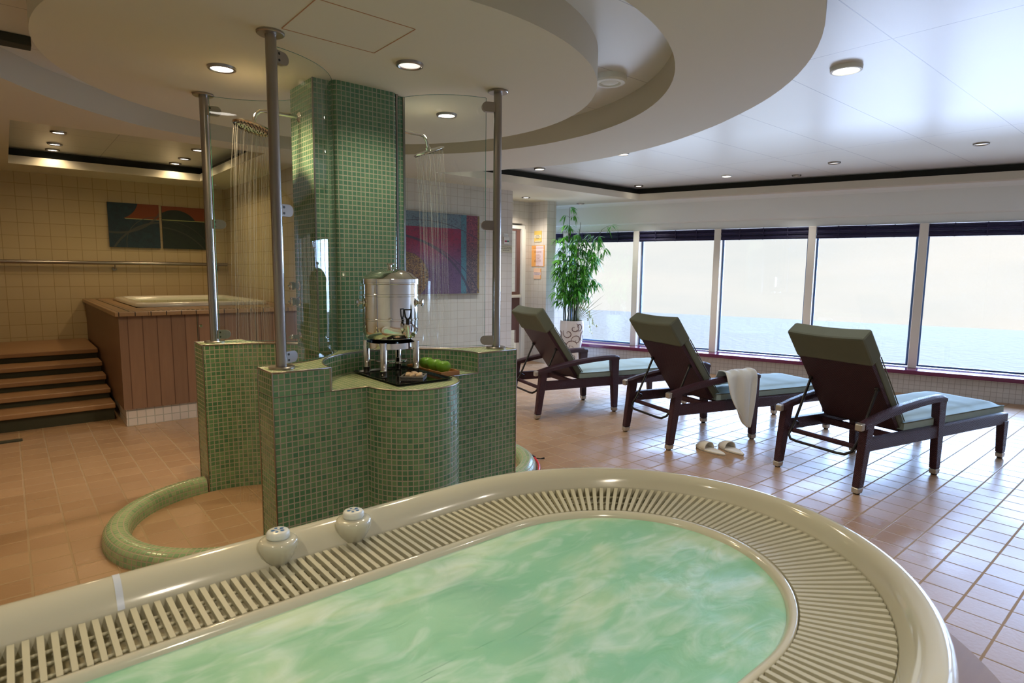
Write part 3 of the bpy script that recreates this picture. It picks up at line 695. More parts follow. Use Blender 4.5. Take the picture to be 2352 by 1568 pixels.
# small signs on the white wall
def textobj(txt, size, loc, rot, mat, parent, name='lettering', extr=.0004, align='CENTER'):
    cu = bpy.data.curves.new(name, 'FONT'); cu.body = txt; cu.size = size; cu.align_x = align; cu.extrude = extr
    o = bpy.data.objects.new(name, cu); COL.objects.link(o); bpy.context.view_layer.update()
    me = bpy.data.meshes.new_from_object(o.evaluated_get(bpy.context.evaluated_depsgraph_get())); bpy.data.objects.remove(o); bpy.data.curves.remove(cu)
    o = bpy.data.objects.new(name, me); COL.objects.link(o); me.materials.clear(); me.materials.append(mat); o.rotation_euler = rot; o.location = loc
    o.parent = parent; o.matrix_parent_inverse = parent.matrix_basis.inverted(); return o
fy = YP
t = thing('wall_plaque', 'small white name plate at the top of the wall controls', 'sign', (5.071, fy, 1.87)); wc(MB().box(5.028, 5.114, fy-.006, fy, 1.852, 1.89), 'plate', M['white'], t, bevel=.001)
textobj('STEAM BATH', .0145, (5.071, fy-.0065, 1.866), (rad(90), 0, 0), M['ink'], t)
t = thing('wall_switch', 'white control unit with a red and a green button', 'switch', (5.075, fy, 1.80)); wc(MB().box(5.03, 5.12, fy-.02, fy, 1.757, 1.845), 'housing', M['white'], t, bevel=.002)
wc(MB().box(5.042, 5.074, fy-.026, fy-.02, 1.784, 1.80), 'red_button', M['red_btn'], t); wc(MB().box(5.078, 5.11, fy-.026, fy-.02, 1.784, 1.80), 'green_button', M['green_btn'], t)
t = thing('notice_plaque', 'beige plaque with three lines of capitals under the wall controls', 'sign', (5.079, fy, 1.69)); wc(MB().box(4.974, 5.183, fy-.006, fy, 1.645, 1.738), 'plate', M['plaque'], t, bevel=.001)
for k, tx in enumerate(('PLEASE DO NOT USE', 'OR FILL IN FROM OR TEST', 'IN THE SAUNA')): textobj(tx, .016, (5.079, fy-.0065, 1.71-k*.021), (rad(90), 0, 0), M['ink'], t)
# posters on the pier side wall (faces -X)
fx = 6.262
def poster(y0, y1, z0, z1, base, label, kind):
    t = thing('wall_poster', label, 'poster', (fx, (y0+y1)/2, z0)); wc(MB().box(fx-.008, fx, y0, y1, z0, z1), 'sheet', base, t)
    yc = (y0+y1)/2; R_ = (rad(90), 0, rad(-90)); h = z1-z0
    if kind != 'big':
        if kind == 'pink': wc(MB().box(fx-.009, fx-.008, y0+.012, y1-.002, z0+.004, z1-.004), 'tint', M['paper_peach'], t)
        wc(MB().box(fx-.0095, fx-.009, y0+.002, y1-.002, z0+h*.36, z0+h*.64), 'label_band', M['paper_cream'] if kind == 'yellow' else M['paper_pink'], t)
        for k, tx in enumerate(('SAUNA', 'MIXED AREA', 'PLEASE') if kind == 'yellow' else ('INFORMATION', 'PLEASE READ')):
            textobj(tx, .019, (fx-.010, yc, z0+h*.54-k*.021), R_, M['ink'], t)
        if kind == 'yellow': wc(MB().box(fx-.0095, fx-.009, y0+.02, y1-.02, z0+.006, z0+.014), 'white_bar', M['white'], t)
    else:
        wc(MB().box(fx-.009, fx-.008, y0+.018, y1-.10, z0+.006, z1-.006), 'pink_panel', M['paper_pink'], t)
        wc(MB().box(fx-.0095, fx-.009, y0+.002, y1-.002, z1-.068, z1-.063), 'white_line', M['white'], t)
        textobj('WELLNESS AREA REGULATIONS', .015, (fx-.0095, yc, z1-.045), R_, M['inkorange'], t)
        for k, tx in enumerate(('THE USE OF THE WELLNESS', 'AREA IS FOR GUESTS ONLY', '', 'PLEASE NOTE', 'SHOWER BEFORE USE', 'KEEP THE AREA QUIET', 'NO RUNNING', 'USE A TOWEL AT ALL', 'TIMES ON THE LOUNGERS', 'CHILDREN WITH ADULTS', 'THANK YOU', '', 'SPA TEAM')):
            if tx: textobj(tx, .013, (fx-.0095, yc, z1-.095-k*.0175), R_, M['inkorange'], t)
poster(6.74, 6.90, 1.85, 2.016, M['paper_yellow'], 'small yellow notice, topmost on the pier', 'yellow')
poster(6.67, 6.955, 1.478, 1.797, M['paper_orange'], 'large orange and pink notice in the middle of the pier', 'big')
poster(6.74, 6.90, 1.287, 1.447, M['paper_orange'], 'small peach notice, lowest on the pier', 'pink')

# ------------------------------------------------------------------ mosaic island with column
X0, X1, Y0, Y1, ZT, ZC = .893, 2.347, 2.735, 4.185, .93, .815
def bay(cx, cy, r, a_in, a_out, n=26): return arc(cx, cy, r, a_in, a_out, n)
isl = thing('mosaic_island', 'green mosaic tiled island with curved low walls and ceiling high column', 'island counter', (CX, CY, 0))
rL = .527; aL = math.degrees(math.acos((X0-.93)/rL))           # left bay circle cut by X0
rR = .527; aR = math.degrees(math.acos((X1-2.31)/rR))
rF = .445; ccF = (1.615, Y0+.01); aF = math.degrees(math.asin((Y0-ccF[1])/rF))
rB = .445; ccB = (1.615, Y1-.01)
def ring_poly(front):
    p = [(X0, Y0)]
    if front == 'cut': p += arc(ccF[0], ccF[1], rF, 180-aF, aF, 40)          # concave, over the top
    else: p += [(ccF[0]-.255, Y0)]+arc(ccF[0], Y0+.005, .255, 180, 360, 40)[1:-1]+[(ccF[0]+.255, Y0)]
    p += [(X1, Y0)]
    p += arc(2.31, CY, rR, 360-aR, 0+aR-2*aR+(2*aR-360)+(360-aR)-(360-aR), 1)[:0]
    p += arc(2.31, CY, rR, -aR, -(360-aR), 44)
    p += [(X1, Y1)]
    p += arc(ccB[0], ccB[1], rB, 0, -180, 30)
    p += [(X0, Y1)]
    p += arc(.93, CY, rL, aL, -aL, 44)
    return p
lo = ring_poly('bulge'); hi = ring_poly('cut')
b = MB(); b.prism(lo, 0, ZC, False, False, False); b.prism(hi, ZC, ZT, False, False, False)
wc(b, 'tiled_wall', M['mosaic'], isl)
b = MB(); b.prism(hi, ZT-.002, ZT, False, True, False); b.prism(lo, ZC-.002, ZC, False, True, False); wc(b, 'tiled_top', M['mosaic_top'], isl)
e = MB(); tr = .0042
def rim(pts, z, closed=False): e.tube([(x, y, z) for x, y in pts], tr, 6, closed)
rim(hi, ZT-.001, True)
lf = [(ccF[0]-rF, Y0), (ccF[0]-.255, Y0)]+arc(ccF[0], Y0+.005, .255, 180, 360, 40)[1:-1]+[(ccF[0]+.255, Y0), (ccF[0]+rF, Y0)]
rim(lf, ZC-.001)
for x, y, z0, z1 in ((X0, Y0, 0, ZT), (X1, Y0, 0, ZT), (X0, Y1, 0, ZT), (X1, Y1, 0, ZT), (X0, CY-rL*math.sin(rad(aL)), 0, ZT), (X0, CY+rL*math.sin(rad(aL)), 0, ZT), (ccF[0]-rF, Y0, ZC, ZT), (ccF[0]+rF, Y0, ZC, ZT)):
    e.tube([(x, y, z0), (x, y, z1)], tr, 6)
wc(e, 'edge_trim', M['trim'], isl)
# column
def rrect(x0, x1, y0, y1, r, n=4): return rect(x0, x1, y0, y1, r, n)
b = MB(); b.prism([(1.357, 3.33), (1.93, 3.33), (1.93, 3.66), (1.357, 3.66)], ZT-.01, 2.4445, False)
b.prism(rrect(1.462, 1.856, 3.285, 3.40, .028, 6), ZT-.01, 2.4445, False)
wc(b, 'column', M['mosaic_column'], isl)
b = MB(); b.box(1.858, 1.872, 3.30, 3.332, ZT, 2.444); b.box(1.918, 1.932, 3.324, 3.334, ZT, 2.444); b.box(1.354, 1.362, 3.326, 3.334, ZT, 2.444); wc(b, 'column_trim', M['steel'], isl)

# shower kerbs
def kerb(cx, a0, a1, label):
    t = thing('shower_kerb', label, 'shower kerb', (cx, CY, 0), 0)
    pr_ = [(.525, 0), (.527, .045), (.535, .070), (.552, .084), (.575, .089), (.605, .087), (.63, .074), (.647, .05), (.652, 0)]
    ls = [0]
    for i in range(1, len(pr_)): ls.append(ls[-1]+math.hypot(pr_[i][0]-pr_[i-1][0], pr_[i][1]-pr_[i-1][1]))
    n = 60; rows = []
    for i in range(n+1):
        a = rad(a0+(a1-a0)*i/n); rows.append([(r*math.cos(a), r*math.sin(a), z) for r, z in pr_])
    arcl = rad(abs(a1-a0))*.59/n
    b = MB(); b.grid(rows, False, True, lambda i, k: (i*arcl, ls[k]+.0136))
    b.add(rows[0], [tuple(range(len(pr_)))]); b.add(rows[-1], [tuple(range(len(pr_)-1, -1, -1))])
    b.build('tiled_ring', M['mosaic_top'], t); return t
kerb(.93, 95, 268, 'rounded green mosaic kerb of the left shower bay')
kerb(2.31, -86, 86, 'rounded green mosaic kerb of the right shower bay beside the red hose')

# posts and curved screens
def post(x, y, rz, label):
    t = thing('screen_post', label, 'post', (x, y, ZT), rz, 'steel posts holding the shower screens')
    MB().tube([(0, 0, .0), (0, 0, 2.445-ZT)], .0245, 20).build('tube', M['steel'], t)
    for z0, s_ in ((0, 1), (2.445-ZT, -1)):
        MB().lathe([(.0, s_*.001), (.060, s_*.001), (.060, s_*.008), (.056, s_*.012), (.0, s_*.0121)], (0, 0, z0), 28).build('flange', M['steel'], t)
    for z in (.05, .74, 1.42):
        b = MB(); pts = [(0, -.028)]+[(.05+.028*math.cos(a), .028*math.sin(a)) for a in [rad(-90+15*k) for k in range(13)]]+[(0, .028)]
        b.prism(pts, -.013, .013); q = b.build('clamp', M['steel'], t, .003, Matrix.Translation((.018, 0, z)) @ Matrix.Rotation(rad(90), 4, 'X'))
        b = MB()
        for zz in (-.014, .014): b.lathe([(0, .001), (.006, .001), (.006, 0)], (0, 0, 0), 10, Matrix.Translation((.035, -.0135, z+zz)) @ Matrix.Rotation(rad(90), 4, 'X'))
        s2 = b.build('clamp_screw', M['black'], t)
        s2.parent = q
    return t
GR = .552
def ang(cx, x, y): return math.degrees(math.atan2(y-CY, x-cx))
posts = [(.99, 4.10, 'post on the far left low wall of the island'), (.975, 2.845, 'tallest looking post on the front left corner of the island'), (2.275, 2.845, 'post on the right corner of the island')]
dirs = [-18, 28, 155]
for (x, y, lb), a in zip(posts, dirs): post(x, y, rad(a), 'brushed steel '+lb)
def screen(cx, a0, a1, label, shrink=0):
    t = thing('glass_screen', label, 'glass screen', (cx, CY, ZT), 0, 'curved glass screens of the showers')
    n = 30; rows = []
    r0, r1 = GR-.005, GR+.005
    for i in range(n+1):
        a = rad(a0+(a1-a0)*i/n); c_, s_ = math.cos(a), math.sin(a); r0 = GR-.005-shrink*i/n
        rows.append([(r0*c_, r0*s_, .012), (r0*c_, r0*s_, 1.485)])
    b = MB(); b.grid(rows, False, True); b.build('glass_sheet', M['glass'], t)
    b = MB()
    for rw in (rows[0], rows[-1]): b.tube(rw, .0016, 6)
    for j in (0, 1): b.tube([rw[j] for rw in rows], .0014, 5)
    b.build('glass_rim', M['glass_edge'], t)
screen(.93, -83, -20, 'curved glass screen from the front left post to the column')
screen(.93, 83, 22, 'curved glass screen from the far left post to the column')
screen(2.31, 180+83, 180+22, 'curved glass screen from the right post to the column', .06)

# shower heads
def shower(x, y, sgn, z, label, reach, tilt):
    t = thing('rain_shower', label, 'shower', (x, y, z), 0)
    L = reach
    p = [(0, 0, 0), (sgn*(L-.06), 0, .0), (sgn*(L-.03), 0, -.006), (sgn*(L-.008), 0, -.028), (sgn*L, 0, -.055), (sgn*(L+.004), 0, -.075)]
    MB().tube([(a, b_, c_) for a, b_, c_ in p], .0105, 14).build('arm', M['chrome'], t)
    MB().lathe([(0, 0), (.03, 0), (.03, .006), (.016, .016), (0, .016)], (0, 0, 0), 24, Matrix.Rotation(rad(90*sgn), 4, 'Y')).build('wall_flange', M['chrome'], t)
    R_ = Matrix.Translation((sgn*(L+.006), 0, -.085)) @ Matrix.Rotation(rad(tilt), 4, 'Y')
    MB().lathe([(0, .012), (.018, .012), (.02, 0), (.085, -.004), (.103, -.009), (.105, -.016), (.1, -.02), (.06, -.021), (0, -.021)], (0, 0, 0), 40, R_).build('rose', M['chrome'], t)
    b = MB()
    for rr, nn_ in ((.02, 6), (.04, 12), (.06, 18), (.08, 24), (.094, 30)):
        for k in range(nn_): a = 2*PI*k/nn_; b.lathe([(.0028, 0), (.0018, -.004), (0, -.004)], (0, 0, 0), 5, R_ @ Matrix.Translation((rr*math.cos(a), rr*math.sin(a), -.021)))
    b.build('nozzles', M['black'], t)
    # water threads
    b = MB(); rnd = random.Random(5)
    for rr, nn_ in ((.02, 3), (.04, 5), (.06, 8), (.08, 10), (.094, 16)):
        for k in range(nn_):
            a = 2*PI*k/nn_+rnd.random()*.2; p0 = R_ @ Vector((rr*math.cos(a), rr*math.sin(a), -.024)); vx = sgn*.05+rnd.uniform(-.012, .012); vy = rnd.uniform(-.012, .012); zend = -(z-.05)
            pts = []
            for i in range(9):
                f_ = i/8; dz = (zend-p0.z)*f_; pts.append((p0.x+vx*math.sqrt(f_)*1.2, p0.y+vy*math.sqrt(f_), p0.z+dz))
            r_ = rnd.uniform(.0006, .0015); b.tube(pts, [r_*(1-.7*i/8) for i in range(9)], 4, caps=False)
    o = b.build('falling_water', M['spray']); o.location = (x, y, z)
    tag(o, 'thin streams of water falling from the '+('left' if sgn < 0 else 'right')+' shower head', 'water', None, 'stuff')
    o.visible_shadow = True
    return t
shower(1.357, 3.52, -1, 2.265, 'round chrome rain shower head on the left side of the column', .255, 15)
shower(1.93, 3.44, 1, 2.27, 'round chrome rain shower head on the right side of the column', .235, -22)
def valve(y, z, label, r=.026, L=.055):
    t = thing('shower_valve', label, 'shower valve', (1.357, y, z), 0)
    R_ = Matrix.Rotation(rad(-90), 4, 'Y')
    MB().lathe([(0, 0), (.03, 0), (.03, .006), (r*.8, .01), (r*.8, L-.02), (r, L-.015), (r, L), (r*.8, L+.004), (0, L+.004)], (0, 0, 0), 24, R_).build('knob', M['chrome'], t)
    MB().lathe([(0, .001), (.006, .001), (.006, .014), (0, .016)], (-L-.003, 0, 0), 10, R_).build('pin', M['chrome'], t)
valve(3.60, 1.298, 'upper chrome shower valve on the left side of the column'); valve(3.60, 1.205, 'lower chrome shower valve on the left side of the column')
valve(3.60, .99, 'small chrome water outlet under the shower valves', .014, .06)

# ------------------------------------------------------------------ red hose beside the right kerb
hs_ = thing('red_hose', 'red hose with black clips lying along the right shower kerb', 'hose', (2.31, CY, 0))
MB().tube([(.672*math.cos(rad(a)), .672*math.sin(rad(a)), .022) for a in range(14, -80, -4)], .009, 10).build('hose_tube', M['red'], hs_)
b = MB()
for a in (4, -22):
    c_, s_ = math.cos(rad(a)), math.sin(rad(a)); b.tube([(.672*c_-.02*s_*k, .672*s_+.02*c_*k, .022) for k in (-1, 0, 1)], .013, 10)
b.build('clip', M['black'], hs_)
c_, s_ = math.cos(rad(-24)), math.sin(rad(-24))
MB().tube([(.68*c_, .68*s_, .02), (.72*c_, .72*s_, .012), (.742*c_+.01, .742*s_, .014)], [.004, .004, .007], 8).build('clip', M['black'], hs_)

# ------------------------------------------------------------------ things on the counter
tr_ = thing('serving_tray', 'rectangular black glossy tray under the drink urn', 'tray', (1.64, 2.885, ZC))
rows = []
for ins, z in ((.02, .0), (0, .012), (0, .014), (.006, .014), (.022, .004)): rows.append([(x, y, z) for x, y in rect(-.170+ins, .170-ins, -.262+ins, .262-ins, .02, 3)])
b = MB(); b.grid(rows, True, False); b.add(rows[-1], [tuple(range(len(rows[-1])))]); b.build('tray_body', plain('black_lacquer', (.008, .008, .008), .06), tr_)
ur = thing('drink_urn', 'polished steel drink urn with black tap levers', 'drink urn', (1.632, 2.985, ZC+.006))
zb = .185
prof = [(0, .002), (.09, .002), (.115, .008), (.138, .022), (.150, .045), (.153, .06), (.153, .118), (.1555, .120), (.1555, .128), (.153, .13), (.153, .25), (.1555, .252), (.1555, .262), (.153, .264), (.153, .315), (.158, .318), (.158, .325), (.153, .326)]
MB().lathe([(r*1.0, z+zb) for r, z in prof], seg=64).build('urn_body', M['chrome'], ur)
lid = MB().lathe([(r, z+zb) for r, z in ((.157, .326), (.158, .345), (.154, .349), (.138, .358), (.118, .376), (.104, .382), (.07, .394), (.03, .400), (0, .401))], seg=64).build('lid', M['chrome'], ur)
MB().lathe([(r, z+zb) for r, z in ((.012, .400), (.009, .412), (.010, .420), (.024, .424), (.026, .428), (.018, .433), (0, .435))], seg=32).build('lid_knob', M['chrome'], lid)
view = math.atan2(-2.985, -1.632)          # towards the viewer
side = Vector((math.sin(view), -math.cos(view), 0))*-1
tow = Vector((math.cos(view), math.sin(view), 0))
for sg in (-1, 1):
    d = (side*sg+tow*.25).normalized(); R_ = d.to_track_quat('Z', 'Y').to_matrix().to_4x4(); c0 = d*.150+Vector((0, 0, zb+.215))
    b = MB(); b.lathe([(.024, 0), (.024, .004), (.010, .008), (.008, .016), (.010, .022), (.024, .026), (.025, .032), (.015, .036), (0, .037)], tuple(c0), 24, R_); b.build('side_handle', M['chrome'], ur)
d = (tow+side*.55).normalized(); R_ = d.to_track_quat('Z', 'Y').to_matrix().to_4x4()
tap = MB().lathe([(.024, 0), (.024, .006), (.014, .01), (.012, .03), (0, .031)], tuple(d*.150+Vector((0, 0, zb+.085))), 20, R_)
cb_ = d*.188+Vector((0, 0, zb))
tap.tube([cb_+Vector((0, 0, .105)), cb_+Vector((0, 0, .095)), cb_+Vector((0, 0, .06)), cb_+Vector((0, 0, .035))], [.019, .019, .012, .009], 16)
tap = tap.build('tap', M['chrome'], ur)
def lever(c, ax, w_, h_, th):
    b = MB(); p = [c+Vector((0, 0, 0)), c+ax*(-w_*.35)+Vector((0, 0, h_*.3)), c+ax*(-w_*.5)+Vector((0, 0, h_)), c+ax*(w_*.5)+Vector((0, 0, h_)), c+ax*(w_*.35)+Vector((0, 0, h_*.3)), c]
    b.tube(p, th, 6); b.tube([c-Vector((0, 0, .028)), c+Vector((0, 0, .006))], .0105, 10); return b
lever(cb_+Vector((0, 0, .128)), side, .038, .056, .0058).build('lever', M['black'], tap)
MB().lathe([(.012, 0), (.012, .006), (0, .012)], tuple((-tow*-.1525)+Vector((0, 0, zb+.13))), 12).build('gauge_cap', M['chrome'], ur)
# stand
b = MB(); b.lathe([(.128, .150), (.135, .150), (.135, .182), (.128, .182), (.128, .150)], seg=48); b.build('stand_ring', M['chrome'], ur)
a0 = math.atan2(2.874-2.985, 1.521-1.632)
for k in range(4):
    a = a0+k*PI/2; x, y = .142*math.cos(a), .142*math.sin(a)
    b = MB(); b.lathe([(.017, 0), (.018, .004), (.018, .03), (.0195, .032), (.0195, .036), (.018, .038), (.018, .186), (.0, .188)], (x, y, .001), 20); b.build('stand_leg', M['chrome'], ur)
b = MB(); b.lathe([(0, .07), (.09, .07), (.092, .073), (.09, .076), (0, .076)], seg=32)
for k in range(2):
    a = a0+k*PI/2; b.tube([(.14*math.cos(a), .14*math.sin(a), .072), (-.14*math.cos(a), -.14*math.sin(a), .072)], .004, 6)
b.build('lower_shelf', M['chrome'], ur)
# granite dish with pebbles
gd = thing('granite_dish', 'square speckled granite dish with pebbles on the black tray', 'dish', (1.628, 2.735, ZC+.006), rad(-42))
b = MB(); b.box(-.062, .062, -.062, .062, 0, .016); b.build('dish_body', M['stonebox'], gd, .004)
b = MB(); 
for x0, x1, y0, y1 in ((-.062, .062, -.062, -.052), (-.062, .062, .052, .062), (-.062, -.052, -.062, .062), (.052, .062, -.062, .062)): b.box(x0, x1, y0, y1, .016, .025)
b.build('dish_rim', M['stonebox'], gd, .002)
rp = random.Random(3)
Rg = Matrix.Rotation(rad(-42), 3, 'Z')
for k, (x, y) in enumerate(((-.03, .02), (.0, .033), (.03, .02), (-.022, -.018), (.012, -.008), (.033, -.022), (.0, -.034))):
    p = Rg @ Vector((x, y, 0)); b = MB(); sz = rp.uniform(.016, .021)
    b.lathe([(math.sin(PI*i/10)*sz, -math.cos(PI*i/10)*sz*.62) for i in range(11)], seg=16, mt=Matrix.Diagonal((1.15, .85, 1, 1)))
    o = b.build('pebble', M['pebble']); o.location = (1.628+p.x, 2.735+p.y, ZC+.006+.027+(.004 if k == 4 else 0)); o.rotation_euler = (rp.uniform(-.3, .3), rp.uniform(-.3, .3), rp.uniform(0, 3))
    tag(o, 'tan pebble '+('at the left corner', 'at the back corner', 'at the back right edge', 'at the front left edge', 'on top in the middle', 'at the right corner', 'at the front corner')[k]+' of the square granite dish', 'pebble', 'pebbles in the granite dish')
# wooden tray with apples
wt_ = thing('wooden_tray', 'small rectangular wooden tray holding the green apples', 'tray', (1.868, 2.925, ZC))
hx_, hy_ = .062, .185
b = MB(); b.box(-hx_, hx_, -hy_, hy_, 0, .008)
for a in ((-hx_, hx_, -hy_, -hy_+.007), (-hx_, hx_, hy_-.007, hy_), (-hx_, -hx_+.007, -hy_+.007, hy_-.007), (hx_-.007, hx_, -hy_+.007, hy_-.007)): b.box(*a, .008, .026)
b.build('tray_body', M['bamboo_wood'], wt_, .0015)
def apple(x, y, rz, label):
    t = thing('green_apple', label, 'apple', (x, y, ZC+.008), rz, 'green apples in the wooden tray')
    R0 = .0435; pf = []
    for i in range(19):
        a = PI*i/18; r = R0*math.sin(a)*(1+.07*math.cos(a*1.0)*-1); z = .037-.037*math.cos(a)
        if a < .45: z += (.45-a)*.018
        if a > PI-.6: z -= (a-(PI-.6))*.028
        pf.append((max(r, 0), z))
    b = MB(); b.lathe(pf, seg=32)
    b.v = [(x_*(1+.012*math.cos(5*math.atan2(y_, x_))), y_*(1+.012*math.cos(5*math.atan2(y_, x_))), z_) for x_, y_, z_ in b.v]
    b.build('flesh', M['apple'], t)
    MB().tube([(0, 0, .058), (.001, 0, .068), (.005, .001, .078)], .0014, 6).build('stem', M['cane'], t)
apple(1.860, 2.80, .3, 'green apple nearest the front edge of the wooden tray'); apple(1.860, 2.888, 1.7, 'green apple in the middle of the row of three'); apple(1.860, 2.976, 2.6, 'green apple at the back of the row, beside the urn leg')

# ------------------------------------------------------------------ spa in the foreground
sx0, sx1, sy = -.15, 1.41, 1.17
def stad(a, b_, t, n_end=78, n_str=52):
    """closed loop index t in [0, 2*(n_end+n_str))"""
    tot = n_end+n_str; t = t % (2*tot)
    if t <= n_end: th = rad(90)-PI*t/n_end; return (sx1+a*math.cos(th), sy+b_*math.sin(th))
    if t <= tot: f_ = (t-n_end)/n_str; return (sx1+(sx0-sx1)*f_, sy-b_)
    if t <= tot+n_end: th = -rad(90)-PI*(t-tot)/n_end; return (sx0+a*math.cos(th), sy+b_*math.sin(th))
    f_ = (t-tot-n_end)/n_str; return (sx0+(sx1-sx0)*f_, sy+b_)
NT = 260
spa = thing('spa_pool', 'large cream oval whirlpool spa in the foreground', 'spa pool', (.63, sy, 0))
def ringrows(pr_): return [[(*stad(a, b_, t), z) for t in range(NT)] for b_, a, z in pr_]
outp = [(.762, .892, .36), (.762, .892, .430), (.770, .899, .445), (.788, .906, .470), (.812, .918, .490), (.838, .932, .4995), (.858, .946, .498), (.874, .957, .487), (.884, .965, .468), (.888, .969, .445), (.886, .967, .42), (.87, .95, .41), (.85, .93, .40), (.85, .93, .20)]
def smoothprof(p, k=2):
    for _ in range(k):
        q = [p[0]]
        for a, c in zip(p, p[1:]): q += [tuple(.75*x+.25*y for x, y in zip(a, c)), tuple(.25*x+.75*y for x, y in zip(a, c))]
        q.append(p[-1]); p = q
    return p
b = MB(); b.grid(ringrows(outp[:1]+smoothprof(outp[1:12], 1)+outp[12:]), True); wc(b, 'rim', M['acrylic'], spa)
inp = [(.30, .38, .0), (.44, .50, .12), (.485, .55, .30), (.495, .56, .38), (.500, .565, .412), (.507, .573, .424), (.516, .585, .430), (.525, .597, .430), (.529, .602, .424), (.530, .603, .36)]
b = MB(); b.grid(ringrows(inp), True); wc(b, 'inner_lip', M['acrylic'], spa)
b = MB(); b.grid(ringrows([(.530, .603, .362), (.762, .892, .362)]), True); wc(b, 'overflow_trough', M['trough'], spa)
b = MB(); ppt = 1.0
for t in range(NT):
    for (ta, tb2) in ((t+.0, t+.46),):
        q = []
        a = [stad(.606, .533, ta), stad(.606, .533, tb2), stad(.889, .759, tb2), stad(.889, .759, ta)]
        # keep slats parallel-sided: narrow the outer end
        oi = Vector(a[0]); oj = Vector(a[1]); ok = Vector(a[2]); ol = Vector(a[3])
        wi_ = .0135; mi = (oi+oj)/2; mo = (ok+ol)/2; dd = (mo-mi).normalized(); pp = Vector((-dd.y, dd.x))*wi_/2; po = pp*1.15
        A = [mi+pp, mi-pp, mo-po, mo+po]
        b.hexa([(p.x, p.y, .412) for p in A], [(p.x, p.y, .4285) for p in A])
for fb in (.58, .64, .70):
    fa = .603+(fb-.53)*(.892-.603)/(.762-.53)
    b.tube([(*stad(fa, fb, t), .408) for t in range(NT)], .0055, 6, True)
wc(b, 'overflow_grate', M['grate'], spa)
# water surface with real ripples
b = MB(); rows = []
for k in range(46):
    f_ = 1-k/46; rows.append([])
    for t in range(NT):
        x, y = stad(.566*f_+0, .501*f_, t); 
        p = Vector((x*3.2, y*6.0, 3.1)); h = noise.fractal(p, .9, 2.1, 4)*.006+noise.noise(Vector((x*14, y*22, 7)))*.0012
        edge = min(1, (1-f_)*8+.15); rows[-1].append((x, y, .409+h*edge))
# straight middle rows collapse onto the centre line
b.grid(rows, True); x_last = rows[-1]; b.add(x_last, [tuple(range(NT))], True)
o = b.build('bubbling_water', M['water']); tag(o, 'bubbling mint green water filling the foreground spa', 'water', None, 'stuff')
b = MB()
b.grid(ringrows([(.84, .92, .0), (1.12, 1.22, .0), (1.12, 1.22, .185), (1.115, 1.215, .2), (.84, .92, .2)]), True, False); wc(b, 'wooden_step', M['deck'], spa)
b = MB()
for u_ in (.83, .845, .855, .87, .89, .91, .925): pass
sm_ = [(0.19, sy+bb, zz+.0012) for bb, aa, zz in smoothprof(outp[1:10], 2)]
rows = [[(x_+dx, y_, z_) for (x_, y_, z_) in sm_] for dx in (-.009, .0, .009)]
b.grid(rows, False, True); wc(b, 'rim_reflection_strip', plain('painted_reflection', (.62, .68, .80), .3), spa)  # pale strip stands in for a daylight reflection across the rim
for (kx, lab, var) in ((.637, 'left', 0), (.905, 'right', 1)):
    ky = 1.948
    pd = MB().lathe([(.022, -.085), (.036, -.068), (.049, -.048), (.058, -.028), (.0625, -.010), (.0625, -.001), (.060, .006), (.053, .0105), (.042, .0125), (0, .0135)], (kx, ky, .499), 40)
    pd = wc(pd, 'control_pedestal', M['acrylic'], spa)
    k_ = MB().lathe([(.034, 0), (.034, .004), (.037, .0045), (.037, .017), (.033, .023), (.029, .025), (0, .0255)], (kx, ky, .5125), 36)
    k_ = k_.build('air_button', M['puck'] if var == 0 else M['puck'], None); k_.parent = pd; k_.matrix_parent_inverse = Matrix.Identity(4); k_.parent = spa; k_.matrix_parent_inverse = spa.matrix_basis.inverted()
    ic = MB(); 
    for q in range(5):
        a = 2*PI*q/5+.4; rr = .016; ic.lathe([(0, 0), (.0052 if q % 2 else .0066, 0), (.0052 if q % 2 else .0066, .0004), (0, .0004)], (kx+rr*math.cos(a), ky+rr*math.sin(a), .5381), 12)
    ic.box(kx-.011, kx+.011, ky-.001, ky+.001, .5381, .5386)
    ic = ic.build('button_icons', M['blue']); ic.parent = k_

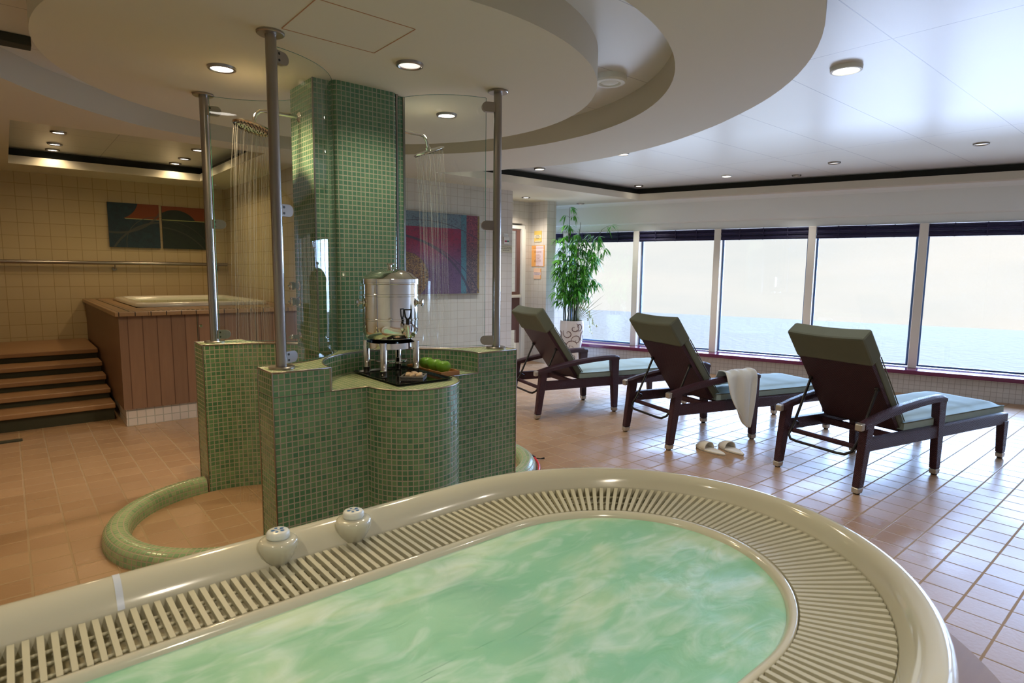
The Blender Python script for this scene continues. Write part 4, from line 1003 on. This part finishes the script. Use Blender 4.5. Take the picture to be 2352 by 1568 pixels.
# ------------------------------------------------------------------ loungers
def make_lounger():
    r = thing('sun_lounger', '', 'sun lounger', (0, 0, 0), 0, 'dark wicker sun loungers in a row facing the windows')
    W = .655; W_ = M['wickerm']
    def wk(mb, name, bev=.006, mat=None, par=None): return mb.build(name, mat or W_, par or r, bev)
    b = MB()
    for y0 in (.006, W-.05): b.box(.03, 1.79, y0, y0+.044, .275, .36)
    b.box(1.745, 1.79, .05, W-.05, .275, .36); b.box(.42, .46, .05, W-.05, .29, .335)
    wk(b, 'frame')
    b = MB()
    for k in range(16): b.box(.48+k*.08, .515+k*.08, .05, W-.05, .345, .358)
    wk(b, 'seat_slats', .002)
    def leg(xa0, xa1, xb0, xb1, zt, y0, y1, nm='leg'):
        yi = .008 if y0 < .3 else -.008
        ya, yb = (y0, y1)
        b = MB(); zc_ = .045
        f_ = zc_/zt; l0, l1 = xa0+(xb0-xa0)*f_, xa1+(xb1-xa1)*f_
        b.hexa([(l0, ya+.004, zc_), (l1, ya+.004, zc_), (l1, yb-.004, zc_), (l0, yb-.004, zc_)], [(xb0, ya, zt), (xb1, ya, zt), (xb1, yb, zt), (xb0, yb, zt)])
        o = wk(b, nm, .007)
        b = MB(); b.hexa([(xa0, ya+.006, .008), (xa1, ya+.006, .008), (xa1, yb-.006, .008), (xa0, yb-.006, .008)], [(l0-.001, ya+.003, zc_), (l1+.001, ya+.003, zc_), (l1+.001, yb-.003, zc_), (l0-.001, yb-.003, zc_)])
        wk(b, 'foot_cap', .006, M['alu'], o)
        b = MB(); b.lathe([(.018, 0), (.02, .004), (.02, .009)], ((xa0+xa1)/2, (ya+yb)/2, 0), 14); wk(b, 'rubber_foot', 0, M['black'], o)
    for y0, y1 in ((0, .056), (W-.056, W)):
        leg(-.028, .026, .022, .098, .47, y0, y1)
        leg(.850, .902, .812, .905, .535, y0, y1)
        leg(1.752, 1.80, 1.725, 1.798, .30, y0, y1)
        # armrest: swept curved bar
        pts = [(-.005, .447), (.10, .474), (.25, .503), (.42, .528), (.60, .546), (.76, .556), (.86, .556), (.905, .548)]
        rows = []
        for i, (x, z) in enumerate(pts):
            hh = .024 if i < len(pts)-1 else .018
            rows.append([(x, y0-.002, z-hh), (x, y1+.002, z-hh), (x, y1+.003, z+hh*.4), (x, y1-.012, z+hh), (x, y0+.012, z+hh), (x, y0-.003, z+hh*.4)])
        b = MB(); b.grid(rows, True, False, lambda i, k: (i*.12, k*.04)); b.add(rows[0], [(5, 4, 3, 2, 1, 0)]); b.add(rows[-1], [(0, 1, 2, 3, 4, 5)])
        ar = wk(b, 'armrest', .004)
        b = MB(); b.hexa([(-.038, y0+.004, .418), (-.006, y0+.001, .424), (-.006, y1-.001, .424), (-.038, y1-.004, .418)], [(-.038, y0+.004, .462), (-.006, y0+.001, .470), (-.006, y1-.001, .470), (-.038, y1-.004, .462)])
        wk(b, 'end_cap', .006, M['alu'], ar)
    # back rest: wicker panel from hinge up and back
    P0, P1 = Vector((.435, 0, .365)), Vector((-.005, 0, .985)); dv = (P1-P0); Lb = dv.length; dv.normalize(); nv = Vector((dv.z, 0, -dv.x))   # nv points forward/up
    def bp(s_, y, d_): return P0+dv*s_+nv*d_+Vector((0, y, 0))
    def panel(s0, s1, y0, y1, d0, d1, ns=6, ny=5, sag=0, puff=0):
        mb = MB(); grids = []
        def pt(s_, y, d_): 
            fy_ = (y-y0)/(y1-y0); return bp(s_-sag*math.sin(PI*fy_)*((s_-s0)/(s1-s0)), y, d_+puff*math.sin(PI*fy_)*math.sin(PI*(s_-s0)/(s1-s0)))
        for dd, fl in ((d0, 0), (d1, 1)):
            rows = [[pt(s0+(s1-s0)*i/ns, y0+(y1-y0)*k/ny, dd) for k in range(ny+1)] for i in range(ns+1)]
            if fl: rows = rows[::-1]
            mb.grid(rows, False, dd > .05, lambda i, k, fl=fl: ((y0+(y1-y0)*k/ny), (i/ns)*(s1-s0)))
            grids.append(rows if not fl else rows[::-1])
        a, c = grids
        ring0 = [a[0][k] for k in range(ny+1)]+[a[i][ny] for i in range(1, ns+1)]+[a[ns][k] for k in range(ny-1, -1, -1)]+[a[i][0] for i in range(ns-1, 0, -1)]
        ring1 = [c[0][k] for k in range(ny+1)]+[c[i][ny] for i in range(1, ns+1)]+[c[ns][k] for k in range(ny-1, -1, -1)]+[c[i][0] for i in range(ns-1, 0, -1)]
        mb.grid([ring1, ring0], True, False); return mb
    wk(panel(0, Lb-.02, .062, W-.062, 0, .028), 'backrest', .005)
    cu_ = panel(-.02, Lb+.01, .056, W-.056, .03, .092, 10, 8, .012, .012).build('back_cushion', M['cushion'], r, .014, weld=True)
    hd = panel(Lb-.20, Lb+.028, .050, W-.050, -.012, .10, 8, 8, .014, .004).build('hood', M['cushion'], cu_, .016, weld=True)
    # piping around cushion
    pp = [bp(s_, y, .094) for s_, y in [(0, .058), (Lb*.5, .056), (Lb-.2, .056)]]
    MB().tube(pp, .004, 6).build('piping', M['cushion'], cu_)
    # seat cushion
    n1, n2 = 26, 10; top = []; bot = []
    for i in range(n1+1):
        x = .47+(1.775-.47)*i/n1; ra = []; rb = []
        for k in range(n2+1):
            y = .035+(W-.07)*k/n2; ed = min(1, min(i, n1-i)/1.5)*min(1, min(k, n2-k)/1.5)
            z = .412+.030*math.sqrt(ed)+noise.noise(Vector((x*9, y*3, 1.3)))*.008*ed
            ra.append((x, y, z)); rb.append((x, y, .364))
        top.append(ra); bot.append(rb)
    mb = MB(); mb.grid(top, False, True); mb.grid(bot[::-1], False, True)
    def per(g_): return [g_[0][k] for k in range(n2+1)]+[g_[i][n2] for i in range(1, n1+1)]+[g_[n1][k] for k in range(n2-1, -1, -1)]+[g_[i][0] for i in range(n1-1, 0, -1)]
    mb.grid([per(top), per(bot)], True, False)
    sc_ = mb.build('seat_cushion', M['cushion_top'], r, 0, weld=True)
    MB().tube([(p[0], p[1], p[2]) for p in per(top)], .004, 6, True).build('piping', M['cushion'], sc_)
    # support bracket: bent bar with notches, and stretcher
    a_, c_ = .085, W-.085
    top_ = bp(.36, 0, -.004)
    MB().tube([(top_.x, a_, top_.z), (.07, a_, .33), (.015, a_+.005, .26), (-.008, a_+.04, .236), (-.012, a_+.09, .232), (-.012, c_-.09, .232), (-.008, c_-.04, .236), (.015, c_-.005, .26), (.07, c_, .33), (top_.x, c_, top_.z)], .0095, 10).build('support_bar', M['blackmetal'], r)
    for y in (a_, c_):
        b = MB(); b.tube([(.085, y, .35), (.115, y, .335), (.118, y, .312), (.105, y, .318)], .006, 6); b.tube([(.045, y, .295), (.075, y, .285), (.08, y, .262), (.068, y, .268)], .006, 6); b.build('notch_hook', M['blackmetal'], r)
        MB().lathe([(.014, -.012), (.014, .012)], (top_.x, y, top_.z), 10, Matrix.Rotation(rad(90), 4, 'X')).build('pivot', M['blackmetal'], r)
    MB().tube([(.06, .03, .285), (.06, W-.03, .285)], .017, 10).build('stretcher', W_, r)
    return r
L0 = make_lounger()
pl = [(4.101, 1.372, -13.0, 'dark wicker sun lounger nearest the right picture edge'), (3.948, 2.703, -16.5, 'dark wicker sun lounger with the white towel over its armrest'), (3.79, 4.081, -15.5, 'dark wicker sun lounger beside the potted bamboo')]
for i, (x, y, a, lb) in enumerate(pl):
    o = L0 if i == 0 else copy_tree(L0)
    o.location = (x, y, 0); o.rotation_euler = (0, 0, rad(a)); o['label'] = lb

# towel over the near armrest of the middle lounger
def lmat(i): x, y, a, _ = pl[i]; return Matrix.Translation((x, y, 0)) @ Matrix.Rotation(rad(a), 4, 'Z')
tw = MB(); rows = []; NU, NV = 34, 22
for i in range(NU+1):
    u_ = i/NU                       # 0 inside seat ... 1 outer hem
    row = []
    for k in range(NV+1):
        v_ = k/NV
        fold = math.sin(v_*PI*3.6+.6+u_*.8)*.016+math.sin(v_*PI*8+u_*3)*.005
        if u_ < .30:                 # inner part lies down to the seat
            f_ = u_/.30; y = .20-.135*f_; z = .462+.135*f_**1.6; w0, w1 = .50, .80
        elif u_ < .42:               # over the arm
            f_ = (u_-.30)/.12; a = PI*f_; y = .027+.050*math.cos(a); z = .582+.016*math.sin(a); w0, w1 = .50, .83
        else:
            f_ = (u_-.42)/.58; y = -.036-.014*math.sin(f_*1.6); z = .575-f_*.44; w0, w1 = .49+.17*f_**2, .83-.05*f_**2
            if v_ < .5: z += (.5-v_)*.18*f_*1.2
            else: z -= (v_-.5)*.02*f_
        bend = .018*math.sin(u_*5)
        x = w0+(w1-w0)*v_+bend*.4
        y += fold*(.4 if u_ < .42 else -1.1*min(1, (u_-.42)*6+.3)) if not (.30 <= u_ < .42) else 0
        z += (abs(fold)*.6+.009) if .28 <= u_ < .44 else 0
        slope = (.025*(1-v_)) if u_ < .42 else 0
        row.append((x, y, z-slope*.4))
    rows.append(row)
tw.grid(rows, False, True)
o = tw.build('bath_towel', M['towel']); sm = o.modifiers.new('s', 'SOLIDIFY'); sm.thickness = .009; sm.offset = 0; sb = o.modifiers.new('b', 'SUBSURF'); sb.levels = 1; sb.render_levels = 1
o.matrix_world = lmat(1); tag(o, 'white towel draped over the armrest of the middle lounger', 'towel')

# slippers
def make_slipper():
    r = thing('slipper', '', 'slipper', (0, 0, 0), 0, 'white slippers on the floor by the middle lounger')
    L_ = .285
    def outline(sc, n=32):
        pts = []
        for k in range(n):
            a = 2*PI*k/n; x = math.cos(a)*L_/2; wd = .046*(1+.16*math.cos(a)-.12*math.cos(2*a)); pts.append((x*sc, math.sin(a)*wd*sc+.006*math.sin(a*2)*.4))
        return pts
    b = MB(); b.prism(outline(1.0), 0, .006); b.build('sole', M['sole'], r)
    b = MB(); rw = [[(x, y, z) for x, y in outline(s_)] for s_, z in ((.99, .005), (1.02, .009), (1.02, .014), (.98, .018), (.9, .0175), (.6, .0165), (.2, .016))]
    b.grid(rw, True); b.add(rw[-1], [tuple(range(32))]); b.build('footbed', M['slipper'], r)
    rows = []
    for i in range(9):
        x = .012+i*(.128/8); f_ = i/8; wd = .046*(1+.14*(x/.142)-.12*(2*(x/.142)**2-1))*math.sqrt(max(.02, 1-(x/.1435)**2))*1.0+.003; ht = .047*(1-f_**2.2)+.016
        rows.append([(x, wd*math.cos(a), .010+ht*math.sin(a)**.8) for a in [PI*k/14 for k in range(15)]])
    b = MB(); b.grid(rows, False, True); up_ = b.build('toe_cover', M['slipper'], r); sm = up_.modifiers.new('s', 'SOLIDIFY'); sm.thickness = .005
    return r
sA = make_slipper(); sB = copy_tree(sA)
def put(o, toe, heel, lb):
    c = ((toe[0]+heel[0])/2, (toe[1]+heel[1])/2); o.location = (c[0], c[1], 0); o.rotation_euler = (0, 0, math.atan2(toe[1]-heel[1], toe[0]-heel[0])); o['label'] = lb
put(sA, (4.216, 2.644), (4.165, 2.362), 'white slipper nearer the leg of the middle lounger'); put(sB, (4.384, 2.540), (4.281, 2.272), 'white slipper further right, towards the next lounger')

# ------------------------------------------------------------------ potted bamboo
PX, PY = 6.42, 6.22
pb = thing('potted_bamboo', 'tall green bamboo with white orchids in a white scroll painted pot', 'potted plant', (PX, PY, 0))
MB().lathe([(0, 0), (.10, 0), (.105, .01), (.125, .15), (.155, .35), (.175, .52), (.178, .60), (.172, .66), (.168, .685), (.158, .685), (.15, .64), (0, .635)], seg=40).build('pot', M['pot'], pb)
MB().lathe([(0, .645), (.15, .645)], seg=24).build('soil', M['soil'], pb)
def potr(z):
    tb = [(0, .105), (.15, .125), (.35, .155), (.52, .175), (.60, .178), (.66, .172), (.685, .168)]
    for (a, ra), (c, rc) in zip(tb, tb[1:]):
        if a <= z <= c: return ra+(rc-ra)*(z-a)/(c-a)
    return .168
def scroll(a0, z0, R0, turns, hand, ph):
    pts = []
    for i in range(40):
        f_ = i/39; r_ = R0*(1-f_)**.8+.004; th = ph+hand*turns*2*PI*f_; z = min(.675, max(.02, z0+r_*math.sin(th))); a = rad(a0)+r_*math.cos(th)/.16
        q = potr(z)+.0005; pts.append((q*math.cos(a), q*math.sin(a), z))
    return MB().tube(pts, [.0025+.0035*math.sin(PI*min(1, (i+3)/39)) for i in range(40)], 6)
for k, sp_ in enumerate(((205, .50, .075, 1.1, 1, 2.6), (238, .58, .07, 1.0, -1, 1.2), (222, .30, .10, 1.2, 1, .4), (252, .40, .08, 1.1, -1, 3.4), (190, .33, .07, 1.0, -1, 0), (262, .60, .06, 1.1, 1, 4), (236, .15, .09, 1.0, 1, 2), (300, .45, .09, 1.1, 1, 1), (340, .3, .1, 1.1, -1, 2), (150, .5, .08, 1, 1, 3), (60, .4, .1, 1.1, 1, 0))):
    scroll(*sp_).build('painted_scroll', M['scrollpaint'], pb)
rb = random.Random(11); fol = MB(); canes = []
def leaf(mb, p, d, L_, w_, droop):
    d = d.normalized(); sd = d.cross(Vector((0, 0, 1)));
    if sd.length < .1: sd = Vector((1, 0, 0))
    sd.normalize(); pts = []
    for f_, ww in ((0, .1), (.25, .9), (.5, 1), (.78, .6), (1, .0)):
        q = p+d*L_*f_+Vector((0, 0, -droop*L_*f_*f_)); pts.append((q-sd*w_*ww/2, q+sd*w_*ww/2+Vector((0, 0, .003*ww))))
    vs = [v_ for a in pts for v_ in a]; mb.add(vs, [(2*i, 2*i+1, 2*i+3, 2*i+2) for i in range(4)], True)
def cluster(mb, p, dirv, n, L_=.11):
    if p.y > .27 and p.x < .2: return
    for _ in range(n):
        d = dirv+Vector((rb.uniform(-1, 1), rb.uniform(-1, 1), rb.uniform(-.5, .5)))*.8; leaf(mb, p+Vector((rb.uniform(-.01, .01),)*3), d, L_*rb.uniform(.7, 1.25), .020*rb.uniform(.8, 1.2), rb.uniform(.15, .85))
rgt = Vector((math.sin(YAW), -math.cos(YAW), 0))        # picture right
specs = [(-.05, 2.33, -.02, .01), (-.09, 2.0, -.07, .02), (.0, 1.95, .09, 0), (.04, 1.90, .02, .0), (-.02, 1.75, .0, .05), (.07, 1.72, .30, -.03), (-.10, 1.85, -.06, .04), (.08, 2.03, .34, .02), (-.12, 1.6, -.10, -.02), (.06, 1.65, .22, -.05), (.02, 1.5, .05, .06), (-.06, 1.45, -.03, .0), (.05, 2.12, .04, .02)]
for (bx, ht, lean, dep) in specs:
    base = rgt*bx+fw.xy.to_3d()*rb.uniform(-.05, .05)+Vector((0, 0, .64)); tip = base+rgt*lean+Vector((0, 0, ht-.64))+fw.xy.to_3d()*dep
    n = 12; pts = []
    for i in range(n+1):
        f_ = i/n; p = base.lerp(tip, f_)+rgt*(lean*.25*math.sin(f_*PI)*-1)+Vector((rb.uniform(-.006, .006), rb.uniform(-.006, .006), 0)); pts.append(p)
    canes.append((pts, [.008*(1-.75*i/n)+.0012 for i in range(n+1)]))
    for i in range(4, n+1):
        p = pts[i]
        if ht > 2.1 and lean == .04: 
            if i in (9, 11): cluster(fol, p, Vector((0, 0, .6)), 2, .06)
            continue
        for _ in range(2 if i < n else 1):
            a = rb.uniform(0, 2*PI); ln = rb.uniform(.05, .17)*(1.1 if i < 9 else .8); d = Vector((math.cos(a), math.sin(a), rb.uniform(.1, .5))); q = p+d*ln
            canes.append(([p, p.lerp(q, .5)+Vector((0, 0, .01)), q], [.0022, .0018, .001]))
            cluster(fol, q, Vector((d.x*.7, d.y*.7, -.25)), rb.randint(6, 9)); cluster(fol, p.lerp(q, .5), Vector((d.x*.7, d.y*.7, -.1)), 4)
# long arching side sprays seen against the window
for z0, dx, dz in ((1.30, .26, -.05), (1.10, .22, -.02), (1.42, .20, .02), (1.80, .40, .10), (1.55, .36, .05), (1.35, .38, -.08), (1.62, -.26, -.18), (1.75, .30, -.02)):
    p0 = Vector((0, 0, z0-.15)); pts = [p0+rgt*dx*f_+Vector((0, 0, dz*f_+.15*math.sin(f_*2.2))) for f_ in (0, .25, .5, .75, 1)]
    canes.append((pts, .0025))
    for p in pts[2:]: cluster(fol, p, Vector((0, 0, -.6))+rgt*dx, 7, .12)
b = MB()
for pts, r_ in canes: b.tube(pts, r_, 5, caps=False)
b.build('canes', M['cane'], pb); tag(fol.build('foliage', M['leaf'], pb), None)
b = MB()
for k in range(11):
    a = rad(10+k*7); L_ = rb.uniform(.50, .70); p0 = rgt*.05+Vector((0, 0, .66)); d = rgt*math.sin(a)*.9+Vector((0, 0, math.cos(a)))
    sd = Vector((0, 0, 1)).cross(rgt)*.6+rgt*.5; sd.normalize(); vs = []
    for f_, ww in ((0, .5), (.3, 1), (.6, .9), (.85, .5), (1, 0)):
        q = p0+d*L_*f_+Vector((0, 0, -.06*f_*f_)); vs += [q-sd*.017*ww, q+sd*.017*ww]
    b.add(vs, [(2*i, 2*i+1, 2*i+3, 2*i+2) for i in range(4)], True)
b.build('strap_leaves', M['leaf2'], pb)
b = MB(); stm = MB()
for (z1, x1, zt_) in ((.78, .30, .60), (.95, .24, .52), (1.02, -.02, .98)):
    pts = [Vector((0, 0, .66)), rgt*x1*.4+Vector((0, 0, z1+.1)), rgt*x1*.8+Vector((0, 0, z1+.04)), rgt*(x1+.05)+Vector((0, 0, zt_))]
    fine = []
    for i in range(16):
        t_ = i/15*3; j = min(2, int(t_)); fine.append(pts[j].lerp(pts[j+1], t_-j))
    stm.tube(fine, .002, 5)
    for p in fine[5:]:
        for _ in range(2):
            c0 = p+Vector((rb.uniform(-.02, .02), rb.uniform(-.02, .02), rb.uniform(-.03, .01)))
            for q in range(5):
                a = 2*PI*q/5+rb.random(); d = (rgt*math.cos(a)+Vector((0, 0, math.sin(a)))+Vector((rb.uniform(-.4, .4),)*3))
                leaf(b, c0, d, .026, .020, .1)
b.build('orchid_blossoms', M['petal'], pb); stm.build('orchid_stems', M['leaf'], pb)
